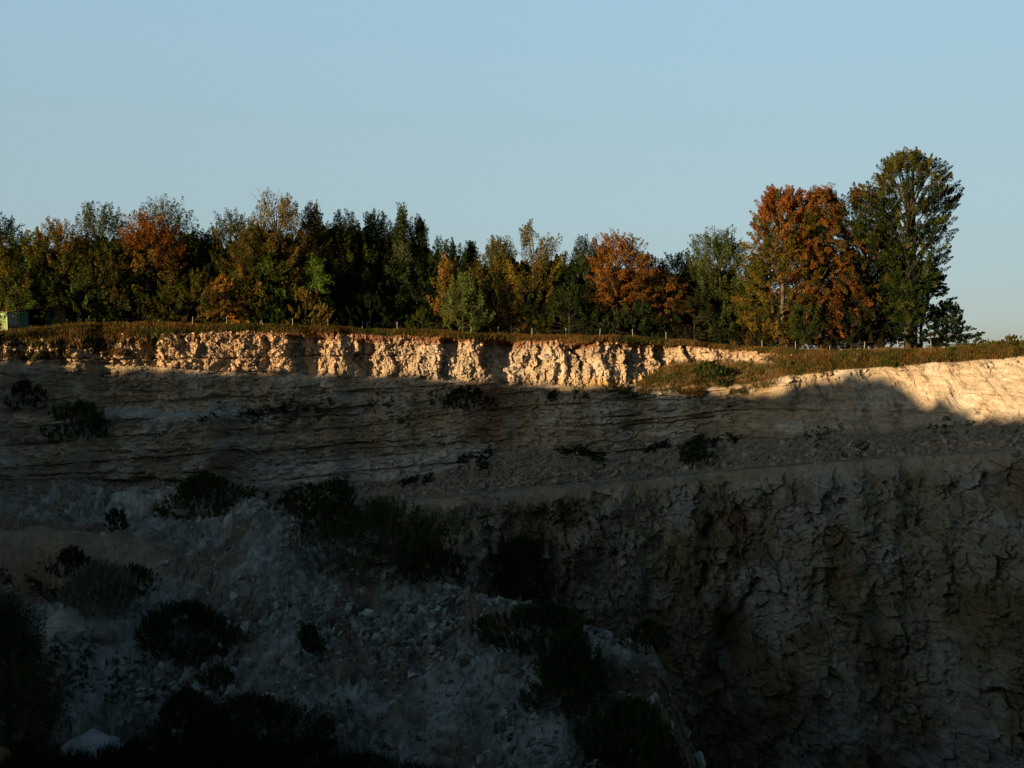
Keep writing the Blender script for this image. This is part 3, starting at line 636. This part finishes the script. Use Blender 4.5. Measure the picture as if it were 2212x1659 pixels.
# bare twigs on the olive-yellow tree
zz_, yy_ = rimz(572); yy_ += 8
tw = MB(); random.seed(3)
root = Vector(unproj(585*K, 470*K, yy_))
for a in range(9):
    tip = Vector(unproj((545+a*8+random.uniform(-5, 5))*K, (404+random.uniform(0, 22))*K, yy_+random.uniform(-.6, .6)))
    mid = root.lerp(tip, .5)+Vector((random.uniform(-.3, .3), 0, .1)); tw.tube([root, mid, tip], [.06, .035, .012], 4)
    for q in range(4):
        s0 = mid.lerp(tip, random.random()); tw.tube([s0, s0+Vector((random.uniform(-.5, .5), random.uniform(-.3, .3), random.uniform(.2, .6)))], [.02, .008], 3)
par = [o for o in bpy.data.objects if o.get('label', '').startswith('olive-yellow tree with bare')][0]
ob = tw.build('bare_twig', M_BARKL, par)
ob.location = -par.location

# ------------------------------------------------------------------ grass (uncountable)
def blades(name, pts, hmean, colsA, seed, width=.05, per=3, lean=.35):
    r = np.random.default_rng(seed); n = len(pts)*per; c = np.repeat(pts, per, 0)+r.normal(size=(n, 3))*np.array((.18, .12, .02))
    h = hmean*(.45+.9*r.random(n))*np.repeat(.6+.8*fbm(pts[:, 0]/1.2, pts[:, 2]/1.2, seed), per)
    a = r.random(n)*np.pi; wv = np.stack([np.cos(a), np.sin(a), a*0], 1)*width*(.6+.8*r.random(n))[:, None]
    tip = c+np.stack([r.normal(size=n)*lean*h, r.normal(size=n)*lean*h, h], 1)
    V = np.stack([c-wv-[0, 0, .08], c+wv-[0, 0, .08], tip], 1).reshape(-1, 3)
    cl = np.array(colsA); f = np.clip(np.repeat((fbm(pts[:, 0]/2.5, pts[:, 2]/1.5+pts[:, 1]/3, seed+5, 3)-.35)/.3, per)+r.normal(size=n)*.25, 0, 1)
    col = cl[0]*(1-f[:, None])+cl[1]*f[:, None]; col = np.repeat(col*(.7+.6*r.random(n))[:, None], 3, 0)
    return tag(mesh_np(name, V, np.arange(3*n).reshape(-1, 3), M_GRASS, colors=col), kind='stuff')
gm = GR.copy(); gm[0] = 1
vis = (PX > -60) & (PX < 1090)
rg = np.random.default_rng(3)
idx = np.nonzero(((gm > rg.random(gm.shape)*1.0+.05) & vis & (Z < 3.3)).ravel())[0]
rg.shuffle(idx); idx = idx[:34000]
b = blades('dry_grass', P.reshape(-1, 3)[idx], .42, ((.095, .055, .018), (.036, .04, .011)), 11, .045, 4)
b['label'] = 'dry ochre and green grass along the quarry rim'; b['category'] = 'grass'
idx = np.nonzero(vis[0])[0]; pts = np.repeat(P[0][idx], 6, 0)+rg.normal(size=(len(idx)*6, 3))*np.array((.1, .9, .05))+np.array((0, 1.5, .0))
b = blades('rim_grass', pts, .42, ((.11, .065, .022), (.05, .042, .013)), 12, .03, 3)
b['label'] = 'tall thin dry stalks standing against the trees and sky on the rim'; b['category'] = 'grass'
# dark grass at the bottom of the picture
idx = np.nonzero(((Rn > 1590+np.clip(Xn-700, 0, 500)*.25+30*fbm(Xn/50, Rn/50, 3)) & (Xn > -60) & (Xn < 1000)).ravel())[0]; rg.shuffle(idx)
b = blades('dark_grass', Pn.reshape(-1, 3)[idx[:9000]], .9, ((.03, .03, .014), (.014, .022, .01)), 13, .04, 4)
b['label'] = 'dark grass and weeds along the bottom of the picture'; b['category'] = 'grass'

# weeds over the sunlit grassy tongue and the field edge
wt_ = (tong*(fbm(x/1.5, z/1.0, 181, 3) > .47)+.5*(XD < 330)*(XD > 60)*(Z > .2)*(Z < 1)*(fbm(x/2, z/1.2, 182, 3) > .55)+.35*(XD > 2040)*(Z < .8)*(fbm(x/2, z/1.2, 183, 3) > .5)).ravel()
ii = rg.choice(len(wt_), 1500, p=wt_/wt_.sum()); wp = P.reshape(-1, 3)[ii]+np.array((0, -.1, .12))
dv = unit(rg.normal(size=wp.shape)*.4+np.array((0, -.3, .9)))
wc = np.where(rg.random((len(wp), 1)) < .3, np.array([[.075, .042, .012]]), np.array([[.026, .036, .008]]))
V, Fc, col = leaves(wp, dv, np.full(len(wp), .6), np.full(len(wp), .45), 30, .12, wc, rg)
tag(mesh_np('weeds', V, Fc, M_LEAF, colors=col), 'dark green and brown weeds over the grassy sunlit tongue', 'plants', kind='stuff')

# ------------------------------------------------------------------ bushes in the quarry
Q = [ # x, base row, width, height (display px), label, cols
 (440, 1112, 140, 82, 'dark dense bush at the foot of the left rock wall', (DGR, GRN)),
 (720, 1105, 100, 60, 'dark bush on the talus behind the largest bush', (DGR, GRN)),
 (638, 1112, 80, 40, 'low dark bush left of the white stone on the talus', (DGR, GRN)),
 (820, 1240, 250, 150, 'largest dark green bush on the far edge of the spoil slope', (DGR, GRN)),
 (720, 1150, 110, 60, 'dark bush at the upper left shoulder of the largest bush', (DGR, GRN)),
 (930, 1250, 110, 70, 'dark brownish bush right below the largest bush', (DGR, DBR)),
 (1130, 1292, 130, 120, 'round black-green bush beyond the crest of the spoil slope', (DGR, DGR)),
 (1170, 1400, 210, 80, 'wide low dark bush on the right crest of the spoil slope', (DGR, GRN)),
 (1228, 1530, 130, 150, 'tall dark bush hanging down the right edge of the spoil slope', (DGR, GRN)),
 (1372, 1680, 190, 150, 'broad dark bush at the bottom edge before the lower cliff', (DGR, GRN)),
 (1400, 1400, 80, 50, 'small dark bush against the lower cliff on the heap end', (DGR, GRN)),
 (395, 1420, 190, 105, 'wide black-green bush in the middle of the left slope', (DGR, DGR)),
 (205, 1325, 130, 100, 'greyish feathery bush above the pale outcrop', ((.07, .075, .055), (.04, .045, .03))),
 (156, 1245, 70, 58, 'black bush standing against the ochre mound', (DGR, DGR)),
 (282, 1282, 100, 55, 'dark bush right of the greyish feathery bush', (DGR, GRN)),
 (15, 1600, 150, 300, 'tall black-green bush at the left frame edge', (DGR, GRN)),
 (545, 1640, 230, 120, 'wide nearly black bush at the lower middle left', (DGR, DGR)),
 (405, 1580, 110, 80, 'dim brown bush between white slab and wide black bush', (DBR, DGR)),
 (670, 1412, 46, 60, 'small upright dark bush alone on the stony slope', (DGR, GRN)),
 (470, 1490, 70, 44, 'small olive bush below the wide black-green bush', (DBR, GRN)),
 (255, 1146, 48, 42, 'small dark bush on the grey talus of the left', (DGR, GRN)),
 (165, 945, 110, 70, 'dark bush on the ledge of the left rock wall', (DGR, GRN)),
 (40, 880, 90, 50, 'dark bush at the left frame edge on the rock wall', (DGR, GRN)),
 (-8, 742, 24, 40, 'dark twiggy bush at the rim in the left corner before the shed', (DGR, GRN)),
 (1010, 880, 90, 40, 'dark brown-green bush clinging below the sunlit cliff middle', (DGR, DBR)),
 (1510, 1005, 60, 44, 'round dark bush among the stones of the bench', (DGR, GRN)),
 (1530, 810, 60, 28, 'green bush on the grassy sunlit tongue', ((.035, .06, .012), GRN)),
 (1560, 832, 70, 36, 'dark green bush at the lower edge of the grassy tongue', (DGR, GRN)),
 (2120, 752, 80, 16, 'low green cushion shrub on the skyline at the right', ((.045, .07, .016), GRN)),
 (2190, 750, 60, 20, 'thin brown shrub on the skyline at the right frame edge', (BRN, OLV)),
]
for i, (a, b_, wd, ht, lb, cl) in enumerate(Q):
    p = surf(a, b_-2); m = p.y/F*K
    cl = tuple(tuple(c*(2.2 if b_ > 900 else 1.3) for c in q) for q in cl)  # leaf colour brightened, more so low in the pit, against its deep shade
    nn = int(np.clip(wd*ht/22, 60, 700))
    build_tree('bush', lb, 'bush', (p.x, p.y+wd*m*.15, p.z-.25), 900+i, ht*m+.5, wd*m*1.25, group='bushes in the quarry', part='foliage', stemname='stem', cols=cl, env='dome', n=nn, per=80, size=.13 if p.y > 140 else .10, base=0., up=.9, sprays=.16, lumps=9)
# creeping ground plants on ledges and scree
cp = []
for (x0, y0, x1, y1, th, n) in ((1160, 852, 1225, 848, 8, 150), (1225, 850, 1268, 852, 6, 60), (1310, 840, 1370, 846, 4, 40), (930, 858, 1040, 868, 12, 180), (1180, 957, 1300, 990, 6, 220), (1290, 985, 1320, 1000, 8, 60), (1390, 968, 1500, 958, 6, 120), (1500, 955, 1600, 948, 9, 200), (1490, 985, 1520, 1000, 9, 80),
                             (870, 1045, 950, 1025, 7, 130), (960, 1000, 1070, 970, 8, 160), (1030, 985, 1060, 1010, 9, 70), (570, 1075, 680, 1050, 7, 130), (690, 1060, 760, 1045, 9, 100), (780, 1050, 830, 1040, 6, 60), (470, 880, 700, 890, 14, 110), (560, 905, 720, 880, 14, 80), (1820, 990, 1870, 965, 10, 60), (1700, 950, 1820, 925, 14, 40), (780, 870, 900, 900, 22, 40), (430, 905, 640, 880, 8, 160), (2000, 925, 2130, 905, 14, 40), (100, 1285, 330, 1270, 12, 200), (0, 1240, 120, 1280, 14, 160), (150, 1440, 420, 1500, 40, 160), (100, 1400, 260, 1480, 50, 160)):
    for q in range(n):
        t = random.random()
        if vn(np.array([(x0+(x1-x0)*t)/14.]), np.array([y0/9.]), 5)[0] < .42: continue
        p = surf(x0+(x1-x0)*t+random.gauss(0, 3), y0+(y1-y0)*t+random.gauss(0, th*.8)+6*math.sin(t*9+x0)); cp.append((p.x, p.y-.1, p.z))
cp = np.array(cp); r = np.random.default_rng(4); dv = unit(r.normal(size=cp.shape)*.5+np.array((0, -.4, .6)))
V, Fc, col = leaves(cp, dv, np.full(len(cp), .35), np.full(len(cp), .5), 26, .13, np.zeros(cp.shape)+np.array((.018, .028, .012)), r)
tag(mesh_np('creeping_plants', V, Fc, M_LEAF, colors=col), 'dark creeping plants on the ledges and scree', 'plants', kind='stuff')

# ------------------------------------------------------------------ stones
def hull(seed, n=22, sq=(1, 1, .75)):
    r = np.random.default_rng(seed); p = unit(r.normal(size=(n, 3)))*(.8+.3*r.random((n, 1)))*np.array(sq)
    bm = bmesh.new(); vs = [bm.verts.new(q) for q in p]; res = bmesh.ops.convex_hull(bm, input=vs)
    bmesh.ops.delete(bm, geom=list({e for e in res['geom_interior'] if isinstance(e, bmesh.types.BMVert)}), context='VERTS')
    bmesh.ops.triangulate(bm, faces=bm.faces); bm.verts.index_update()
    V = np.array([v.co[:] for v in bm.verts]); Fc = np.array([[v.index for v in f.verts] for f in bm.faces]); bm.free(); return V, Fc
stones = [hull(s, 9, (1, .8, .6)) for s in range(8)]
def rubble(name, pts, sizes, cols, seed, label):
    r = np.random.default_rng(seed); VV, FF, CV = [], [], []; base = 0
    for k in range(8):
        sel = np.nonzero(np.arange(len(pts)) % 8 == k)[0]; V, Fc = stones[k]; n = len(sel)
        q = unit(r.normal(size=(n, 4))); w_, x_, y_, z_ = q.T
        Rm = np.stack([1-2*(y_*y_+z_*z_), 2*(x_*y_-z_*w_), 2*(x_*z_+y_*w_), 2*(x_*y_+z_*w_), 1-2*(x_*x_+z_*z_), 2*(y_*z_-x_*w_), 2*(x_*z_-y_*w_), 2*(y_*z_+x_*w_), 1-2*(x_*x_+y_*y_)], 1).reshape(n, 3, 3)
        W = np.einsum('nij,vj->nvi', Rm, V)*sizes[sel][:, None, None]*(.7+.6*r.random((n, 1, 3)))+pts[sel][:, None, :]
        VV.append(W.reshape(-1, 3)); FF.append((Fc[None]+(np.arange(n)*len(V))[:, None, None]+base).reshape(-1, 3)); CV.append(np.repeat(cols[sel], len(V), 0)); base += n*len(V)
    return tag(mesh_np(name, np.concatenate(VV), np.concatenate(FF), M_RUB, colors=np.concatenate(CV)), label, 'rubble', kind='stuff')
rr = np.random.default_rng(9)
# spoil slope
wgt = (.25+1.4*sst(.45, .6, fbm(xx/7, yy/9, 115)))*(1-np.clip(G(150, 1355, 110, 50)+G(150, 1210, 230, 45), 0, 1))*(1-steep*.8)*sst(250, 450, Xn+(Rn-1040)*.1)+.12
wgt = wgt*(1-sst(1590, 1640, Rn)*(1-sst(650, 800, Xn)))
wgt[:2] = 0
wgt = (wgt*((PXn > -40) & (Rn < 1720))).ravel(); wgt = wgt**1.5; ii = rr.choice(len(wgt), 18000, p=wgt/wgt.sum())
sz = .07+.10*rr.pareto(1.7, len(ii)); sz = np.minimum(sz, .8)
cc = np.array((.19, .20, .185))*(.45+1.0*rr.random((len(ii), 1))**1.3); cc[rr.random(len(ii)) < .15] = (.10, .065, .04)
rubble('spoil_rubble', Pn.reshape(-1, 3)[ii]-np.array((0, 0, .25))*sz[:, None], sz, cc, 1, 'grey stone rubble strewn over the spoil slope')
# bench scree
wg = (wS*(.3+1.5*sst(.5, 1, Z-4))*(.25+np.exp(-((XD-1170)/200)**2)+.8*sst(1450, 1700, XD)*(Z > 4.4)+.5*(XD > 1300)*(Z > 4.6))*((XD > 540) & (XD < 2300)))+benchw*.6*sst(.5, .6, fbm(x/3, Y, 99))*(XD > 700)*(XD < 2300)
wg = wg.ravel(); ii = rr.choice(len(wg), 8000, p=wg/wg.sum()); sz = np.minimum(.08+.09*rr.pareto(2.2, len(ii)), .6)
cc = np.array((.19, .155, .12))*(.6+.8*rr.random((len(ii), 1)))
rubble('bench_scree', P.reshape(-1, 3)[ii], sz, cc, 2, 'brown-grey scree along the foot of the upper wall and bench')
# loose stones in the top of the cliff
wg = ((1-sst(1.35, 1.8, Z))*sst(.93, 1.05, Z)*(.3+1.2*(XD < 620)*(fbm(XD/60, R/14, 82, 3) > .42)+.8*(XD > 1560)*(XD < 1760))*((XD > -20) & (XD < 1950))).ravel()
ii = rr.choice(len(wg), 3600, p=wg/wg.sum()); sz = np.minimum(.10+.08*rr.pareto(2.5, len(ii)), .42)
cc = np.array((.26, .18, .11))*(.6+.6*rr.random((len(ii), 1)))
rubble('rim_rubble', P.reshape(-1, 3)[ii]+np.array((0, -.08, 0)), sz, cc, 3, 'warm loose stones in the weathered top layer of the cliff')
BL = [ # x, row(base), size px, label, material, squash
 (945, 1625, 62, 'largest pale grey boulder at the bottom edge in the middle', M_BOULDER, .7),
 (1012, 1288, 24, 'upright pale boulder on the crest left of the round black-green bush', M_BOULDER, 1.3),
 (1040, 1292, 16, 'small boulder touching the upright crest boulder', M_BOULDER, .8),
 (1108, 1305, 18, 'pointed boulder on the crest right below the round black-green bush', M_BOULDER, 1.),
 (838, 1262, 26, 'rounded grey boulder on the crest under the largest bush', M_BOULDER, .8),
 (628, 1440, 62, 'broad flat-topped boulder on the slope left of the small upright bush', M_BOULDER, .55),
 (490, 1335, 26, 'pale block among rubble above the wide black-green bush', M_BOULDER, .7),
 (560, 1315, 30, 'squarish tan block high in the rubble field', M_BOULDER, .7),
 (1288, 1625, 30, 'grey boulder on the lower right edge of the slope', M_BOULDER, .8),
 (1152, 1555, 22, 'white sharp boulder near the lower right edge of the slope', M_WHITE, .9),
 (1060, 1530, 34, 'grey angular boulder in the lower right rubble', M_BOULDER, .7),
 (860, 1520, 30, 'tilted grey boulder low in the rubble centre', M_BOULDER, .7),
 (735, 1580, 28, 'grey rounded stone beside the wide nearly black bush', M_BOULDER, .8),
 (560, 1245, 28, 'pale block in the upper middle of the slope', M_BOULDER, .7),
 (1085, 1455, 28, 'brownish boulder below the wide low bush on the crest', M_OCHRE, .7),
 (1372, 1002, 30, 'large pale boulder on the bench scree', M_BOULDER, .9),
 (1388, 1012, 34, 'tan boulder leaning on the large pale bench boulder', M_OCHRE, .7),
 (1268, 1032, 32, 'rust coloured boulder at the edge of the bench', M_OCHRE, .8),
 (1235, 1030, 26, 'grey boulder left of the rust coloured bench boulder', M_BOULDER, .8),
 (1180, 1036, 24, 'brown boulder left end of the bench boulder row', M_OCHRE, .8),
 (1320, 1022, 26, 'grey-brown boulder between rust boulder and large pale boulder', M_BOULDER, .7),
 (1430, 1004, 24, 'small tan boulder right of the large pale bench boulder', M_BOULDER, .8),
 (2200, 985, 40, 'pale slab boulder on the bench at the right frame edge', M_BOULDER, .55),
 (2150, 975, 36, 'grey slab boulder on the bench left of the right edge slab', M_BOULDER, .5),
 (385, 1118, 56, 'pale banded block left of the dark dense bush', M_BOULDER, .5),
 (475, 1128, 24, 'small block at the foot of the dark dense bush', M_BOULDER, .8),
 (340, 1110, 38, 'brownish block left of the pale banded block', M_OCHRE, .55),
 (660, 1098, 18, 'white stone alone on the dark talus', M_WHITE, .8),
 (118, 1380, 95, 'left pale rounded outcrop boulder on the slope', M_OUTCROP, .8),
 (160, 1388, 112, 'middle pale rounded outcrop boulder, longest of three', M_OUTCROP, .65),
 (226, 1392, 76, 'right darker outcrop boulder of three', M_BOULDER, .75),
 (5, 1655, 56, 'brownish boulder cut off in the bottom left corner', M_OCHRE, 1.),
 (55, 870, 40, 'rounded pale boulder on the left rock wall ledge', M_BOULDER, .8),
 (20, 862, 44, 'rounded boulder at the left frame edge on the rock wall', M_BOULDER, .8),
 (345, 880, 34, 'blue-grey block on the ledge of the left wall', M_BOULDER, .7),
 (1090, 795, 32, 'large sunlit angular boulder low in the bright cliff', M_BOULDER, .9),
 (1110, 805, 24, 'small white sunlit block under the large sunlit boulder', M_BOULDER, .8),
 (1180, 780, 22, 'round sunlit boulder stuck in the bright cliff', M_BOULDER, 1.),
]
for i, (a, b_, s, lb, mt, sq) in enumerate(BL):
    p = surf(a, b_-s*.2*sq); m = p.y/F*K; rad = s*m*.5
    V, Fc = hull(2000+i, 15, (1, .85, sq)); bm = bmesh.new(); vs = [bm.verts.new(v*rad) for v in V]
    for f in Fc: bm.faces.new([vs[j] for j in f])
    bmesh.ops.bevel(bm, geom=list(bm.edges), offset=rad*.06, segments=1, affect='EDGES'); bmesh.ops.triangulate(bm, faces=bm.faces)
    bmesh.ops.subdivide_edges(bm, edges=list(bm.edges), cuts=1)
    for v in bm.verts: v.co *= 1+.09*(random.random()-.5)
    me = bpy.data.meshes.new('boulder'); bm.to_mesh(me); bm.free(); me.materials.append(mt)
    o = bpy.data.objects.new('boulder', me); COL.objects.link(o); o.location = (p.x, p.y, p.z+rad*sq*.25); o.rotation_euler = (0, 0, random.random()*3)
    tag(o, lb, 'boulder', 'boulders in the quarry')
# pale chalky slab at the bottom left
p = surf(178, 1612); m = p.y/F*K
gx, gy = np.meshgrid(np.linspace(-1, 1, 50), np.linspace(-1, 1, 36)); rr_ = np.sqrt(gx**2+gy**2)
top = (np.clip(1-rr_**2.2, -.6, 1))*(.5+.6*np.exp(-((gx-.15)/.45)**2))+(fbm(gx*3+9, gy*3+9, 7, 5)-.5)*.7
Vs = np.stack([gx*92*m, gy*2.6, top*34*m-.3], -1)
sl = mesh_np('chalk_slab', Vs, grid_faces(36, 50), M_WHITE, smooth=True, loc=(p.x, p.y, p.z)); sl.rotation_euler = (0, math.radians(-8), 0)
tag(sl, 'bluish white chalky slab lying in dark grass at the lower left', 'rock slab')

# ------------------------------------------------------------------ fence posts along the rim
M_POST = plain('post_paint', (.26, .27, .28)); M_WIRE = plain('wire_metal', (.04, .04, .04), .6)
f0 = empty('wire_fence', (0, 172, 4), 'thin wire fence with slim pale posts along the grassy quarry rim', 'fence')
posts = [(502, 690, 702), (612, 690, 702), (722, 690, 704), (828, 689, 706), (932, 692, 706), (1043, 693, 706)]
posts = [(x_/3264*2212, a/1., c) for x_, a, c in [(505, 0, 0), (612, 0, 0), (723, 0, 0), (829, 0, 0), (933, 0, 0), (1045, 0, 0), (1153, 0, 0), (1266, 0, 0), (1370, 0, 0), (1501, 0, 0), (1587, 0, 0), (1695, 0, 0), (1804, 0, 0), (1911, 0, 0), (2017, 0, 0), (2123, 0, 0), (2430, 0, 0), (2536, 0, 0), (2645, 0, 0), (2754, 0, 0), (2861, 0, 0), (2968, 0, 0)]]
tops = []
random.seed(8)
for i, (x_, _, _) in enumerate(posts):
    zz_, yy_ = rimz(x_); yy_ += 1.3; p = unproj(x_*K, 300, yy_); mb = MB(); ln = random.uniform(-.05, .12)
    b0 = Vector((p[0], yy_, zz_-.3)); t0 = Vector((p[0]+ln, yy_, zz_+1.25)); mb.tube([b0, t0], [.03, .026], 6)
    if i == 3: mb.tube([b0+Vector((.55, 0, 0)), t0-Vector((0, 0, .1))], [.035, .03], 5)
    o = mb.build('post', M_POST, f0); o.location = -f0.location; tops.append((b0, t0))
for q in (.45, .7, .92):
    mb = MB()
    for (b0, t0), (b1, t1) in zip(tops[:-1], tops[1:]):
        a0 = b0.lerp(t0, q); a1 = b1.lerp(t1, q); mb.tube([a0, (a0+a1)/2-Vector((0, 0, .04)), a1], [.002]*3, 3)
    o = mb.build('wire', M_WIRE, f0); o.location = -f0.location

# ------------------------------------------------------------------ weathered shed on the left
M_LIME = plain('lime_paint', (.13, .19, .085), .8, .6, 1.2, 2.); M_TEAL = plain('teal_paint', (.04, .10, .07), .8, .6, 1.2, 2.); M_DTEAL = plain('dark_teal_paint', (.02, .045, .04), .8)
M_WOOD = plain('weathered_wood', (.09, .065, .04), .9, .6, 1.2, 5.); M_FRAME = plain('window_wood', (.17, .12, .10)); M_DARK = plain('inside_shade', (.015, .013, .01))
M_GLASS, _nt, _b = newmat('window_glass', .35); _b.inputs['Base Color'].default_value = (.07, .10, .14, 1); _b.inputs['Specular IOR Level'].default_value = .5
mm = 3264/1024.
ys_ = 169.; u = ys_/F   # metres per 1024 px there
def sp(fx, fy, dy=0):
    yy0 = ys_+dy+((fx-115)*.026 if fx >= 22 else -2.42+(22-fx)*.045)
    v = unproj(fx/mm, fy/mm, yy0); return Vector((v[0], yy0, v[2]))
so = sp(100, 1040); shed = empty('shed', so, 'weathered tilted shed with lime green end, window and plank wall at the left rim', 'shed')
def slab(name, corners, dy0, dy1, mat, parent=shed, world=True):
    """solid panel from full-resolution picture corners (x,y), between depths dy0 and dy1"""
    mb = MB(); n = len(corners); a = [sp(x_, y_, dy0)-so for x_, y_ in corners]; c = [sp(x_, y_, dy1)-so for x_, y_ in corners]
    fs = [tuple(range(n)), tuple(range(2*n-1, n-1, -1))]+[(i, (i+1) % n, n+(i+1) % n, n+i) for i in range(n)]
    mb.add(a+c, fs); o = mb.build(name, mat, parent)
    bm = bmesh.new(); bm.from_mesh(o.data); bmesh.ops.recalc_face_normals(bm, faces=bm.faces); bm.to_mesh(o.data); bm.free(); return o
# lime end part: front panel turned to the left
o = slab('end_wall', [(-30, 1002), (22, 995), (25, 1062), (-30, 1062)], -.05, .05, M_LIME)
slab('front_wall', [(23, 996), (62, 992), (64, 1062), (26, 1062)], 0, .1, M_WOOD)
wn = slab('window', [(25, 997), (57, 995), (60, 1037), (28, 1039)], -.1, -.003, M_FRAME)
slab('pane', [(30, 1001), (53, 1000), (55, 1032), (32, 1034)], -.14, -.103, M_GLASS, wn)
slab('corner_post', [(59, 991), (63, 990), (67, 1060), (63, 1060)], -.2, -.02, M_LIME)
slab('side_panel', [(66, 993), (89, 988), (92, 1060), (68, 1060)], -.02, .08, M_TEAL)
slab('back_wall', [(60, 992), (205, 978), (208, 1050), (62, 1062)], 2.4, 2.5, M_DARK)  # near-black colour stands in for the shade of the open interior
slab('inner_panel', [(144, 994), (177, 993), (178, 1042), (144, 1050)], .4, .48, M_DTEAL)
random.seed(2)
for i in range(8):
    a = 174+i*4.4; slab('plank', [(a, 980+i*.7+random.uniform(-1, 2)), (a+3.5, 980+i*.8), (a+4.2, 1044), (a+.6, 1044)], random.uniform(-.06, 0), .05, M_WOOD)
slab('cross_beam', [(145, 988), (178, 984), (178, 989), (145, 993)], .1, .2, M_WOOD)
slab('roof', [(-30, 996), (64, 988), (90, 986), (150, 977), (190, 976), (206, 985), (205, 988), (188, 979), (150, 980), (90, 989), (64, 991), (-30, 999)], -.25, 2.7, M_WOOD)
slab('corner_post', [(203, 986), (206, 988), (208, 1044), (204, 1044)], -.05, .08, M_WOOD)
for k_, (x0, x1, lb) in enumerate(((212, 219, 'steep short grey plank leaning right beside the shed'), (221, 233, 'slanted pale plank, the outer one right of the shed'))):
    mb = MB(); a = sp(x0, 1022, .2); c = sp(x1, 1001 if k_ == 0 else 999, .5); d = (c-a); rot = d.to_track_quat('Z', 'Y').to_matrix()
    mb.box((0, 0, d.length/2-.2), (.14, .04, d.length+.4), None); o = mb.build('leaning_plank', M_WOOD); o.location = a; o.rotation_euler = rot.to_euler(); tag(o, lb, 'plank', 'planks beside the shed')
